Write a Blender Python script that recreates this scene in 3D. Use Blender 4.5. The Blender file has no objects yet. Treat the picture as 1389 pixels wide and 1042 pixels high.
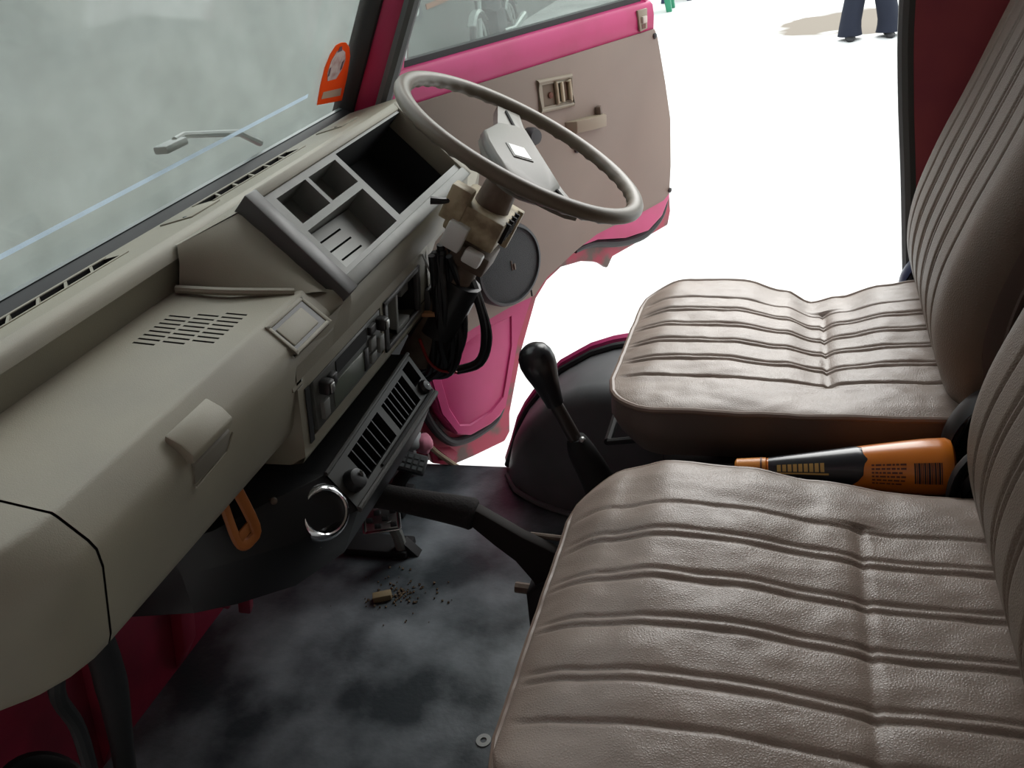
import bpy, bmesh, math, random
from mathutils import Vector, Matrix, Euler, noise
random.seed(4)
V = Vector
scene = bpy.context.scene
COL = scene.collection

# ------------------------------------------------------------------ camera
cam_d = bpy.data.cameras.new('camera'); cam = bpy.data.objects.new('camera', cam_d); COL.objects.link(cam)
right = V((0.95379, 0.26581, -0.14012)); down = V((0.01085, -0.49649, -0.86797)); fwd = V((-0.30028, 0.82634, -0.47643))
cam.matrix_world = Matrix(((right.x, -down.x, -fwd.x, 0.0), (right.y, -down.y, -fwd.y, 0.0), (right.z, -down.z, -fwd.z, 1.0), (0, 0, 0, 1)))
cam_d.sensor_width = 36.0; cam_d.lens = 1200.0 / 1389.0 * 36.0; cam_d.clip_start = 0.02; cam_d.clip_end = 200
scene.camera = cam
# ------------------------------------------------------------------ sky and exposure
world = bpy.data.worlds.new('overcast_sky'); scene.world = world; world.use_nodes = True
bg = world.node_tree.nodes['Background']; bg.inputs['Color'].default_value = (0.93, 0.985, 1.0, 1); bg.inputs['Strength'].default_value = 1.0
sun_d = bpy.data.lights.new('hazy_sun', 'SUN'); sun = bpy.data.objects.new('hazy_sun', sun_d); COL.objects.link(sun)
sun_d.energy = 1.8; sun_d.angle = math.radians(50); sun_d.color = (1.0, 0.985, 0.95)
sun.rotation_euler = V((0.10, 0.80, 0.62)).to_track_quat('Z', 'Y').to_euler()
scene.view_settings.view_transform = 'Standard'; scene.view_settings.look = 'None'
scene.view_settings.gamma = 1.0; scene.view_settings.use_curve_mapping = False
scene.view_settings.exposure = 1.08

# ------------------------------------------------------------------ materials
MATS = {}
def mat(name, col, rough=0.5, metal=0.0, var=None, vscale=8.0, bump=0.0, bscale=200.0, spec=0.5, coat=0.0, vlo=0.4, vhi=0.65, bkind='noise', detail=6):
    if name in MATS: return MATS[name]
    m = bpy.data.materials.new(name); m.use_nodes = True; nt = m.node_tree; n = nt.nodes; l = nt.links
    b = n['Principled BSDF']; b.inputs['Base Color'].default_value = (*col, 1); b.inputs['Roughness'].default_value = rough
    b.inputs['Metallic'].default_value = metal; b.inputs['Specular IOR Level'].default_value = spec; b.inputs['Coat Weight'].default_value = coat
    b.inputs['Coat Roughness'].default_value = 0.15
    tc = n.new('ShaderNodeTexCoord')
    if var:
        nz = n.new('ShaderNodeTexNoise'); nz.inputs['Scale'].default_value = vscale; nz.inputs['Detail'].default_value = detail
        l.new(tc.outputs['Object'], nz.inputs['Vector'])
        r = n.new('ShaderNodeValToRGB'); r.color_ramp.elements[0].position = vlo; r.color_ramp.elements[1].position = vhi
        r.color_ramp.elements[0].color = (*col, 1); r.color_ramp.elements[1].color = (*var, 1)
        l.new(nz.outputs['Fac'], r.inputs['Fac']); l.new(r.outputs['Color'], b.inputs['Base Color'])
    if bump:
        if bkind == 'voronoi':
            t = n.new('ShaderNodeTexVoronoi'); t.feature = 'DISTANCE_TO_EDGE'; out = 'Distance'
        else:
            t = n.new('ShaderNodeTexNoise'); t.inputs['Detail'].default_value = 3; out = 'Fac'
        t.inputs['Scale'].default_value = bscale; l.new(tc.outputs['Object'], t.inputs['Vector'])
        bp = n.new('ShaderNodeBump'); bp.inputs['Strength'].default_value = bump; bp.inputs['Distance'].default_value = 0.002
        l.new(t.outputs[out], bp.inputs['Height']); l.new(bp.outputs['Normal'], b.inputs['Normal'])
    MATS[name] = m
    return m

def glass(name, tint, dust, dlo, dhi, dscale=6.0):
    m = bpy.data.materials.new(name); m.use_nodes = True; nt = m.node_tree; n = nt.nodes; l = nt.links
    for x in list(n): n.remove(x)
    o = n.new('ShaderNodeOutputMaterial'); tr = n.new('ShaderNodeBsdfTransparent'); tr.inputs['Color'].default_value = (*tint, 1)
    df = n.new('ShaderNodeBsdfDiffuse'); df.inputs['Color'].default_value = (*dust, 1)
    gl = n.new('ShaderNodeBsdfGlossy'); gl.inputs['Roughness'].default_value = 0.05
    tc = n.new('ShaderNodeTexCoord'); nz = n.new('ShaderNodeTexNoise'); nz.inputs['Scale'].default_value = dscale; nz.inputs['Detail'].default_value = 8
    l.new(tc.outputs['Object'], nz.inputs['Vector'])
    mr = n.new('ShaderNodeMapRange'); mr.inputs['From Min'].default_value = 0.3; mr.inputs['From Max'].default_value = 0.7
    mr.inputs['To Min'].default_value = dlo; mr.inputs['To Max'].default_value = dhi
    l.new(nz.outputs['Fac'], mr.inputs['Value'])
    a = n.new('ShaderNodeMixShader'); l.new(mr.outputs['Result'], a.inputs['Fac']); l.new(tr.outputs[0], a.inputs[1]); l.new(df.outputs[0], a.inputs[2])
    fr = n.new('ShaderNodeValue'); fr.outputs[0].default_value = 0.045
    b = n.new('ShaderNodeMixShader'); l.new(fr.outputs[0], b.inputs['Fac']); l.new(a.outputs[0], b.inputs[1]); l.new(gl.outputs[0], b.inputs[2])
    l.new(b.outputs[0], o.inputs['Surface']); MATS[name] = m
    return m

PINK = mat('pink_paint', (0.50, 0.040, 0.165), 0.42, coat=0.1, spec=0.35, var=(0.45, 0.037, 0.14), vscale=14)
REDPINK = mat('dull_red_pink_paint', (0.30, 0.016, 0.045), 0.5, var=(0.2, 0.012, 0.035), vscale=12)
RUSTY = mat('stained_pink_edge', (0.34, 0.025, 0.06), 0.55, var=(0.10, 0.07, 0.055), vscale=16, vlo=0.45, vhi=0.6)
DASH = mat('grey_beige_plastic', (0.248, 0.230, 0.176), 0.52, var=(0.22, 0.205, 0.162), vscale=10, bump=0.12, bscale=900)
DASHD = mat('charcoal_bezel_plastic', (0.055, 0.055, 0.055), 0.38)
DASHG = mat('grey_pocket_plastic', (0.20, 0.205, 0.19), 0.5, var=(0.15, 0.155, 0.148), vscale=20)
BLACKP = mat('black_plastic', (0.014, 0.014, 0.015), 0.4)
BLACKM = mat('matt_black', (0.006, 0.006, 0.007), 0.8)
RUBBER = mat('black_rubber', (0.022, 0.024, 0.026), 0.6)
GREYRUB = mat('grey_rubber', (0.085, 0.095, 0.095), 0.5)
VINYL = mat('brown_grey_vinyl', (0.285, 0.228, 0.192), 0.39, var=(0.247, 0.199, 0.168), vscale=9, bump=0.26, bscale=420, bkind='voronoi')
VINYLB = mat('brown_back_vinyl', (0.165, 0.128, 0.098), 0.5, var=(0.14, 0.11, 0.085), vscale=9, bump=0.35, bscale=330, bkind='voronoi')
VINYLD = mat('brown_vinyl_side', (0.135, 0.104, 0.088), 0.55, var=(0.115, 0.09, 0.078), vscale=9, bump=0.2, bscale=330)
PIPE = mat('vinyl_piping', (0.20, 0.145, 0.115), 0.45)
MATT = mat('rubber_floor_mat', (0.034, 0.044, 0.050), 0.40, var=(0.30, 0.335, 0.36), vscale=7, vlo=0.40, vhi=0.78, bump=0.25, bscale=120, detail=9)
ARCHV = mat('wheel_arch_vinyl', (0.125, 0.130, 0.135), 0.5, var=(0.165, 0.168, 0.175), vscale=9)
TRIM = mat('tan_door_card', (0.232, 0.182, 0.145), 0.62, var=(0.21, 0.166, 0.134), vscale=5, bump=0.1, bscale=600)
WHEELP = mat('taupe_wheel_plastic', (0.150, 0.126, 0.094), 0.42, bump=0.06, bscale=700)
HUBP = mat('grey_hub_plastic', (0.165, 0.156, 0.135), 0.5, bump=0.08, bscale=900)
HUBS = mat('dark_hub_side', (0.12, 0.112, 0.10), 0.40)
WHITEP = mat('white_plastic', (0.72, 0.74, 0.72), 0.35)
IVORY = mat('yellowed_plastic', (0.48, 0.41, 0.27), 0.5, var=(0.22, 0.17, 0.10), vscale=40)
BROWNM = mat('brown_dusty_metal', (0.10, 0.07, 0.05), 0.6, var=(0.16, 0.12, 0.09), vscale=30)
CHROME = mat('chrome', (0.75, 0.76, 0.78), 0.16, 1.0)
STEEL = mat('dull_steel', (0.42, 0.43, 0.42), 0.4, 0.9)
FOAM = mat('black_foam_grip', (0.012, 0.010, 0.010), 0.9, bump=0.5, bscale=300)
CONCRETE = mat('pale_concrete_yard', (0.66, 0.665, 0.655), 0.9, var=(0.37, 0.395, 0.385), vscale=1.3, vlo=0.50, vhi=0.78, detail=9)
WALLM = mat('mottled_grey_plaster', (0.20, 0.218, 0.206), 0.9, var=(0.25, 0.268, 0.254), vscale=3.2, vlo=0.33, vhi=0.68, detail=10)
ORANGE = mat('orange_sticker', (0.75, 0.13, 0.025), 0.45)
STPALE = mat('pale_sticker_print', (0.55, 0.45, 0.42), 0.5, var=(0.35, 0.18, 0.16), vscale=70)
STDARK = mat('sticker_dark_print', (0.10, 0.05, 0.07), 0.5)
BOTTLE = mat('orange_bottle_plastic', (0.72, 0.21, 0.022), 0.3, coat=0.3)
GOLD = mat('yellow_gold_print', (0.65, 0.40, 0.12), 0.4)
INK = mat('brown_ink', (0.12, 0.035, 0.02), 0.5)
BARINK = mat('dark_bar_ink', (0.035, 0.012, 0.012), 0.5)
BLUETAPE = mat('pale_blue_tape', (0.36, 0.55, 0.78), 0.5)
SKIN = mat('skin', (0.32, 0.17, 0.10), 0.6)
HAIR = mat('black_hair', (0.01, 0.008, 0.007), 0.6)
TROUS = mat('dark_trousers', (0.012, 0.016, 0.032), 0.85)
SHIRT = mat('grey_shirt', (0.30, 0.32, 0.34), 0.8)
SHOE = mat('dark_shoe', (0.010, 0.010, 0.012), 0.5)
GREENP = mat('green_plastic', (0.03, 0.25, 0.14), 0.4)
NAVY = mat('navy_plastic', (0.02, 0.035, 0.09), 0.4)
WIREB = mat('black_wire', (0.008, 0.008, 0.009), 0.45)
WIRER = mat('red_wire', (0.35, 0.02, 0.015), 0.45)
YEL = mat('yellow_connector', (0.55, 0.42, 0.05), 0.5)
ORBR = mat('orange_brown_bracket', (0.34, 0.11, 0.025), 0.5)
GLASSW = glass('dusty_windscreen_glass', (0.955, 0.97, 0.96), (0.62, 0.66, 0.62), 0.08, 0.20, 14)
GLASSD = glass('hazy_door_glass', (0.62, 0.66, 0.64), (0.55, 0.60, 0.57), 0.14, 0.26, 6)

def sheer(name, col, k=0.65):
    m = bpy.data.materials.new(name); m.use_nodes = True; nt = m.node_tree; n = nt.nodes; l = nt.links
    for x in list(n): n.remove(x)
    o = n.new('ShaderNodeOutputMaterial'); a = n.new('ShaderNodeBsdfDiffuse'); b = n.new('ShaderNodeBsdfTranslucent'); c = n.new('ShaderNodeMixShader')
    a.inputs['Color'].default_value = (*col, 1); b.inputs['Color'].default_value = (*col, 1); c.inputs['Fac'].default_value = k
    l.new(a.outputs[0], c.inputs[1]); l.new(b.outputs[0], c.inputs[2]); l.new(c.outputs[0], o.inputs['Surface']); MATS[name] = m
    return m
BLUETAPE = sheer('pale_blue_tape_film', (0.50, 0.60, 0.72), 0.8); ORANGE = sheer('orange_sticker_film', (0.78, 0.14, 0.03), 0.5)
# ------------------------------------------------------------------ builders
def wloc(o):
    p = V((0, 0, 0))
    while o: p += o.location; o = o.parent
    return p
def link(name, me, parent=None, loc=(0, 0, 0)):
    o = bpy.data.objects.new(name, me); COL.objects.link(o); o.location = loc
    if parent: o.parent = parent
    return o
def thing(name, label, cat, loc=(0, 0, 0), group=None):
    o = link(name, None, None, loc); o.empty_display_size = 0.05
    o['label'] = label; o['category'] = cat
    if group: o['group'] = group
    return o
def tag(o, label, cat, group=None):
    o['label'] = label; o['category'] = cat
    if group: o['group'] = group
    return o
def struct(o):
    o['kind'] = 'structure'; return o

class G:
    """collects geometry in world coordinates"""
    def __init__(s): s.v = []; s.f = []; s.m = []
    def add(s, vs, fs, mi=0):
        b = len(s.v); s.v += [V(p) for p in vs]
        for f in fs: s.f.append([i + b for i in f]); s.m.append(mi)
        return s
    def box(s, c, size, M=None, mi=0):
        c = V(c); h = V(size) * 0.5; vs = []
        for z in (-1, 1):
            for y in (-1, 1):
                for x in (-1, 1):
                    p = V((x * h.x, y * h.y, z * h.z)); vs.append(c + (M @ p if M else p))
        return s.add(vs, [(0, 2, 3, 1), (4, 5, 7, 6), (0, 1, 5, 4), (2, 6, 7, 3), (0, 4, 6, 2), (1, 3, 7, 5)], mi)
    def loft(s, rings, closed=True, caps=True, mi=0):
        n = len(rings[0]); vs = [p for r in rings for p in r]; fs = []
        for i in range(len(rings) - 1):
            for j in range(n if closed else n - 1):
                k = (j + 1) % n; fs.append((i * n + j, i * n + k, (i + 1) * n + k, (i + 1) * n + j))
        if caps and closed: fs.append(tuple(reversed(range(n)))); fs.append(tuple(range((len(rings) - 1) * n, len(rings) * n)))
        return s.add(vs, fs, mi)
    def tube(s, pts, r, seg=10, sub=0, closed=False, mi=0, flat=None):
        pts = [V(p) for p in pts]
        rs = list(r) if isinstance(r, (list, tuple)) else [r] * len(pts)
        if sub: pts, rs = catmull(pts, rs, sub, closed)
        n = len(pts); rings = []; up = None
        for i, p in enumerate(pts):
            if closed: t = pts[(i + 1) % n] - pts[i - 1]
            else: t = pts[min(i + 1, n - 1)] - pts[max(i - 1, 0)]
            if t.length < 1e-9: t = V((0, 0, 1))
            t.normalize()
            if up is None: up = V((0, 0, 1)) if abs(t.z) < 0.9 else V((1, 0, 0))
            a = t.cross(up)
            if a.length < 1e-6: a = t.orthogonal()
            a.normalize(); b = a.cross(t); up = b
            ring = []
            for k in range(seg):
                an = 2 * math.pi * k / seg
                ring.append(p + (a * math.cos(an) + b * math.sin(an) * (flat or 1)) * rs[i])
            rings.append(ring)
        if closed: rings.append(rings[0])
        return s.loft(rings, True, not closed, mi)
    def lathe(s, o, ax, prof, seg=24, mi=0, caps=True):
        o = V(o); ax = V(ax).normalized(); a = ax.orthogonal().normalized(); b = ax.cross(a)
        rings = [[o + ax * h + (a * math.cos(2 * math.pi * k / seg) + b * math.sin(2 * math.pi * k / seg)) * r for k in range(seg)] for r, h in prof]
        return s.loft(rings, True, caps, mi)
    def prism(s, poly, o, e1, e2, d0, d1, mi=0):
        o = V(o); e1 = V(e1); e2 = V(e2); nn = e1.cross(e2).normalized()
        return s.loft([[o + e1 * x + e2 * y + nn * d for x, y in poly] for d in (d0, d1)], True, True, mi)
    def build(s, name, mats, parent=None, bevel=0.0, seg=2, angle=35, loc=None):
        if not isinstance(mats, (list, tuple)): mats = [mats]
        base = wloc(parent) if parent else (V(loc) if loc else V((0, 0, 0)))
        me = bpy.data.meshes.new(name); me.from_pydata([tuple(p - base) for p in s.v], [], s.f)
        for m in mats: me.materials.append(m)
        me.polygons.foreach_set('material_index', s.m)
        bm = bmesh.new(); bm.from_mesh(me)
        bmesh.ops.remove_doubles(bm, verts=bm.verts, dist=1e-6)
        bmesh.ops.recalc_face_normals(bm, faces=bm.faces)
        if bevel:
            es = [e for e in bm.edges if len(e.link_faces) == 2 and e.calc_face_angle(0) > 0.5]
            bmesh.ops.bevel(bm, geom=es, offset=bevel, segments=seg, affect='EDGES', profile=0.5, clamp_overlap=True)
        bm.to_mesh(me); bm.free()
        for p in me.polygons: p.use_smooth = True
        me.set_sharp_from_angle(angle=math.radians(angle))
        return link(name, me, parent, (0, 0, 0) if parent else base)

def catmull(pts, rs, sub, closed=False):
    n = len(pts); P = []; Rr = []
    rng = range(n) if closed else range(n - 1)
    for i in rng:
        if closed: p0, p1, p2, p3 = pts[i - 1], pts[i], pts[(i + 1) % n], pts[(i + 2) % n]
        else: p0, p1, p2, p3 = pts[max(i - 1, 0)], pts[i], pts[i + 1], pts[min(i + 2, n - 1)]
        for k in range(sub):
            t = k / sub
            P.append(0.5 * ((2 * p1) + (p2 - p0) * t + (2 * p0 - 5 * p1 + 4 * p2 - p3) * t * t + (3 * p1 - p0 - 3 * p2 + p3) * t ** 3))
            Rr.append(rs[i] + (rs[(i + 1) % n] - rs[i]) * t)
    if not closed: P.append(pts[-1]); Rr.append(rs[-1])
    return P, Rr

def holed(g, q, holes, depth_dir, floor_mi=1, wall_mi=1, extra_u=(), extra_v=()):
    """panel over the quad q = (p00, p10, p01, p11) in (u, v), with real rectangular recesses (u0, u1, v0, v1, depth)"""
    p00, p10, p01, p11 = [V(p) for p in q]; dd = V(depth_dir)
    P = lambda u, v: (p00 * (1 - u) + p10 * u) * (1 - v) + (p01 * (1 - u) + p11 * u) * v
    us = sorted(set([0.0, 1.0] + [h[0] for h in holes] + [h[1] for h in holes] + list(extra_u)))
    vs = sorted(set([0.0, 1.0] + [h[2] for h in holes] + [h[3] for h in holes] + list(extra_v)))
    for i in range(len(us) - 1):
        for j in range(len(vs) - 1):
            um = (us[i] + us[i + 1]) / 2; vm = (vs[j] + vs[j + 1]) / 2
            if any(h[0] < um < h[1] and h[2] < vm < h[3] for h in holes): continue
            g.add([P(us[i], vs[j]), P(us[i + 1], vs[j]), P(us[i + 1], vs[j + 1]), P(us[i], vs[j + 1])], [(0, 1, 2, 3)], 0)
    for hh_ in holes:
        u0, u1, v0, v1, d = hh_[:5]; wm_ = hh_[5] if len(hh_) > 5 else wall_mi; fm_ = hh_[5] if len(hh_) > 5 else floor_mi
        c = [P(u0, v0), P(u1, v0), P(u1, v1), P(u0, v1)]; b = [p + dd * d for p in c]
        for k in range(4): g.add([c[k], c[(k + 1) % 4], b[(k + 1) % 4], b[k]], [(0, 1, 2, 3)], (wm_ if k != 2 or len(hh_) < 6 else wall_mi))
        g.add(b, [(0, 1, 2, 3)], fm_)
    return P
def rrect(x0, x1, y0, y1, r, n=4):
    out = []
    for cx, cy, a0 in ((x1 - r, y1 - r, 0), (x0 + r, y1 - r, 90), (x0 + r, y0 + r, 180), (x1 - r, y0 + r, 270)):
        for k in range(n + 1):
            a = math.radians(a0 + 90 * k / n); out.append((cx + r * math.cos(a), cy + r * math.sin(a)))
    return out

# ================================================================== the yard outside
GZ = -0.5
o = struct(G().add([(-30, -20, GZ), (40, -20, GZ), (40, 60, GZ), (-30, 60, GZ)], [(0, 1, 2, 3)]).build('ground', CONCRETE))
# brown damp stain on the concrete, an irregular patch of its own
nt = CONCRETE.node_tree; n = nt.nodes; l = nt.links
bs = n['Principled BSDF']; src = bs.inputs['Base Color'].links[0].from_socket
tc = n.new('ShaderNodeTexCoord'); mp = n.new('ShaderNodeMapping'); mp.inputs['Location'].default_value = (-0.75 / 1.1, -9.75 / 0.75, 0); mp.inputs['Scale'].default_value = (1 / 1.1, 1 / 0.75, 0)
nz = n.new('ShaderNodeTexNoise'); nz.inputs['Scale'].default_value = 2.2
ln = n.new('ShaderNodeVectorMath'); ln.operation = 'LENGTH'; ad = n.new('ShaderNodeMath'); ad.operation = 'ADD'
l.new(tc.outputs['Object'], mp.inputs['Vector']); l.new(mp.outputs[0], ln.inputs[0]); l.new(tc.outputs['Object'], nz.inputs['Vector'])
l.new(ln.outputs['Value'], ad.inputs[0]); l.new(nz.outputs['Fac'], ad.inputs[1])
rp = n.new('ShaderNodeValToRGB'); rp.color_ramp.elements[0].position = 0.0; rp.color_ramp.elements[1].position = 1.0
e = rp.color_ramp.elements; e[0].position = 0.92; e[0].color = (1, 1, 1, 1); e[1].position = 1.0; e[1].color = (0, 0, 0, 1)
dv = n.new('ShaderNodeMath'); dv.operation = 'MULTIPLY'; dv.inputs[1].default_value = 0.68
l.new(ad.outputs[0], dv.inputs[0]); l.new(dv.outputs[0], rp.inputs['Fac'])
mx = n.new('ShaderNodeMix'); mx.data_type = 'RGBA'; mx.inputs['B'].default_value = (0.20, 0.17, 0.135, 1)
l.new(rp.outputs['Color'], mx.inputs['Factor']); l.new(src, mx.inputs['A']); l.new(mx.outputs['Result'], bs.inputs['Base Color'])
struct(G().box((-3.75, 6.0, 0.7), (0.3, 24, 2.4)).build('wall_front', WALLM))
struct(G().box((1.0, -1.45, 1.6), (12, 0.25, 4.2)).build('wall_near_blocker', mat('blocker_wall_brown', (0.15, 0.13, 0.115), 0.9, var=(0.12, 0.105, 0.095), vscale=3)))  # unseen wall, added to keep sky light off the near side
struct(G().box((1.0, -0.66, 2.75), (12, 1.78, 0.12)).build('overhang_blocker', mat('blocker_overhang_dark', (0.12, 0.10, 0.09), 0.9)))  # unseen overhang, added to cut the top light on the near dash end
struct(G().box((2.0, 19.0, 1.3), (14, 0.3, 3.6)).build('wall_back', WALLM))

# ================================================================== the van's shell
NY, FY = 0.30, 1.41          # near and far inner sides
struct(G().box((-0.46, 0.855, -0.012), (1.0, 1.09, 0.024)).build('floor', MATT, bevel=0.004))
# front bulkhead leaning forward at its foot
g = G(); g.prism([(-0.745, 0.715), (-0.94, -0.02), (-0.97, -0.02), (-0.775, 0.715)], (0, NY - 0.03, 0), (1, 0, 0), (0, 0, 1), 0, -(FY - NY + 0.06))
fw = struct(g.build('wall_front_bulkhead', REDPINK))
for i, (y, zt) in enumerate(((0.62, 0.40), (0.80, 0.36))):
    g = G(); g.prism([(-0.77, zt + 0.12), (-0.90, 0.05), (-0.935, 0.0), (-0.80, zt + 0.12)], (0, y, 0), (1, 0, 0), (0, 0, 1), 0, -0.035)
    g.build('stiffening_rib', REDPINK, fw, bevel=0.004)
# roof, rear and near shell of the cab, which keep the sky off the interior
struct(G().box((0.46, 0.855, 1.235), (1.88, 1.20, 0.03)).build('ceiling', mat('pale_headlining', (0.42, 0.40, 0.37), 0.8)))
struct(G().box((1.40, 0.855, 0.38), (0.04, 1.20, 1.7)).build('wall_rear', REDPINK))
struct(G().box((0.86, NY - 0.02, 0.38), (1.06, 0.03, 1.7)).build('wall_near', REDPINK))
struct(G().box((0.15, 0.855, -0.28), (2.2, 1.05, 0.04)).build('underbody', BLACKM))
# far side behind the door opening: inner panel with a swelling front edge and rubber seal
prof = [(0.200, -0.45), (0.188, 0.30), (0.180, 0.40), (0.168, 0.55), (0.156, 0.68), (0.150, 0.80), (0.155, 1.0), (0.175, 1.235)]
g = G(); g.prism(prof + [(1.40, 1.235), (1.40, -0.45)], (0, FY + 0.03, 0), (1, 0, 0), (0, 0, 1), 0.0, 0.03)
pb = struct(g.build('wall_far', mat('dull_red_inner_panel', (0.40, 0.075, 0.095), 0.55, var=(0.34, 0.06, 0.09), vscale=10)))
g = G(); g.tube([(x, FY + 0.01, z) for x, z in prof], 0.013, 10, 4); g.build('door_seal', GREYRUB, pb)
# sill, arch flange
g = G(); g.box((-0.44, 1.418, -0.075), (0.62, 0.035, 0.08)); sill = struct(g.build('trim_1', PINK, bevel=0.006))
# wheel arch hump by the driver's door
def arch_h(x):
    pts = [(-0.545, 0.0), (-0.536, 0.015), (-0.51, 0.09), (-0.48, 0.141), (-0.44, 0.187), (-0.405, 0.223), (-0.346, 0.257), (-0.30, 0.272), (-0.2, 0.285), (-0.05, 0.285)]
    for (a, b), (c, d) in zip(pts, pts[1:]):
        if x <= c: return b + (d - b) * (x - a) / (c - a)
    return pts[-1][1]
def arch_y(x):
    pts = [(-0.545, 1.40), (-0.53, 1.365), (-0.51, 1.333), (-0.46, 1.295), (-0.40, 1.270), (-0.30, 1.235), (-0.05, 1.20)]
    for (a, b), (c, d) in zip(pts, pts[1:]):
        if x <= c: return b + (d - b) * (x - a) / (c - a)
    return pts[-1][1]
g = G(); rings = []
for i in range(26):
    x = -0.545 + 0.495 * (i / 25) ** 1.4; h = max(arch_h(x), 0.002); y0 = arch_y(x); r = min(0.035, h * 0.5, (1.405 - y0) * 0.45)
    ring = [V((x, y0 - 0.012, 0.0)), V((x, y0, max(h - r, 0.001)))]
    for k in range(1, 5):
        a = math.pi / 2 * k / 4; ring.append(V((x, y0 + r - r * math.cos(a), h - r + r * math.sin(a))))
    ring += [V((x, 1.405, h)), V((x, 1.405, 0.0))]
    rings.append(ring)
g.loft(rings); wa = struct(g.build('wheel_arch', ARCHV, angle=60))
g = G(); g.tube([(x, arch_y(x) - 0.015, 0.006) for x in [-0.535 + 0.03 * k for k in range(14)]], 0.006, 8); g.build('edge_bead', ARCHV, wa)
g = G(); g.tube([(x, 1.418, arch_h(x) + 0.004) for x in [-0.545 + 0.02 * k for k in range(22)]], 0.012, 8); g.build('arch_flange', PINK, wa)
g = G(); g.tube([(x, 1.398, arch_h(x) + 0.004) for x in [-0.545 + 0.02 * k for k in range(22)]], 0.007, 8); g.build('arch_seal', RUBBER, wa)
# kick panel below the dash at the far side with its beige seal
g = G(); g.prism([(-0.668, 0.0), (-0.702, 0.034), (-0.717, 0.07), (-0.722, 0.11), (-0.722, 0.30), (-0.70, 0.50), (-0.69, 0.70), (-0.742, 0.70), (-0.93, 0.0)], (0, 1.41, 0), (1, 0, 0), (0, 0, 1), 0.0, -0.03)
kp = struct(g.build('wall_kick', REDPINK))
g = G(); g.tube([(-0.650, 1.40, -0.012), (-0.668, 1.40, 0.002), (-0.702, 1.40, 0.034), (-0.717, 1.40, 0.070), (-0.722, 1.40, 0.11), (-0.724, 1.40, 0.20), (-0.722, 1.40, 0.30)], 0.0055, 8, 5); g.build('beige_seal', mat('beige_seal', (0.33, 0.25, 0.16), 0.6), kp)
# far windscreen pillar, leaning back
def pil(x, y, z): return V((x + (z - 0.73) * 0.56, y, z))
def pillar(name, x0, x1, y0, y1, m, parent=None, z0=0.70, z1=1.235, bv=0.006):
    g = G(); g.loft([[pil(x0, y0, z), pil(x1, y0, z), pil(x1, y1, z), pil(x0, y1, z)] for z in (z0, z1)])
    return g.build(name, m, parent, bevel=bv)
ap = struct(pillar('trim_2', -0.715, -0.672, 1.408, 1.455, mat('pillar_pink', (0.42, 0.025, 0.10), 0.4)))
pillar('windscreen_rubber', -0.755, -0.712, 1.403, 1.425, RUBBER, ap)
g = G(); g.tube([pil(-0.664, 1.418, z) for z in (0.69, 0.8, 0.95, 1.1, 1.235)], 0.0135, 10); g.build('door_seal', GREYRUB, ap)
an = struct(pillar('trim_3', -0.725, -0.655, 0.255, 0.305, PINK))
g = G(); g.loft([[pil(-0.735 + a, y, 1.2 + b) for a, b in ((0, -0.03), (0.06, -0.03), (0.06, 0.04), (0, 0.04))] for y in (0.26, 1.45)]); struct(g.build('trim_4', PINK))
# unseen passenger door open beside the camera, added to block sky light
nd0 = V((-0.63, 0.26, 0)); ndu = V((0.5177, -0.8556, 0)); ndn = V((0.8556, 0.5177, 0))
def nprism(name, poly, d0, d1, m, par=None):
    g = G(); g.loft([[nd0 + ndu * a + V((0, 0, b)) + ndn * d for a, b in poly] for d in (d0, d1)]); return g.build(name, m, par, bevel=0.005)
nd = struct(nprism('door_1', [(-0.08, 0.77), (0.69, 0.77), (0.73, 0.5), (0.72, 0.25), (0.5, 0.24), (0.35, 0.28), (0.25, 0.23), (0.12, -0.04), (-0.08, -0.02)], -0.05, -0.006, PINK))
nprism('door_card', [(-0.05, 0.71), (0.66, 0.71), (0.69, 0.5), (0.68, 0.34), (0.36, 0.32), (0.22, 0.27), (-0.05, 0.26)], -0.006, 0.002, TRIM, nd)
nprism('window_glass', [(0.02, 0.765), (0.625, 0.765), (0.615, 1.19), (0.16, 1.19)], -0.022, -0.018, GLASSD, nd)
nprism('window_frame', [(0.0, 0.77), (0.02, 0.77), (0.17, 1.18), (0.62, 1.18), (0.64, 0.77), (0.66, 0.77), (0.64, 1.21), (0.15, 1.21)], -0.034, -0.008, PINK, nd)
# windscreen and what is stuck on it
def wsc(y, z, d=0.0): return V((-0.738 + (z - 0.73) * 0.56 + d * 0.87, y, z - d * 0.49))
g = G(); g.add([wsc(y, z, d) for d in (0, -0.005) for y, z in ((0.30, 0.705), (1.415, 0.705), (1.415, 1.19), (0.30, 1.19))], [(0, 1, 2, 3), (7, 6, 5, 4), (0, 4, 5, 1), (1, 5, 6, 2), (2, 6, 7, 3), (3, 7, 4, 0)])
ws = struct(g.build('window_1', GLASSW))
g = G(); g.loft([[V((-0.752, y, 0.705)), V((-0.747, y, 0.724)), V((-0.738, y, 0.729)), V((-0.726, y, 0.726)), V((-0.717, y, 0.720)), V((-0.712, y, 0.705))] for y in (0.26, 1.42)])
g.build('windscreen_rubber', mat('rubber_sill', (0.014, 0.015, 0.018), 0.6, spec=0.25), ws)
g = G(); g.loft([[V((-0.746, y, 0.7250)), V((-0.741, y, 0.7310)), V((-0.735, y, 0.7295))] for y in (0.26, 1.42)]); g.build('chrome_bead', mat('rubber_bead', (0.12, 0.14, 0.14), 0.3), ws)
g = G(); zz = [0.757 + 0.012 * i / 12 for i in range(13)]
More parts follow.
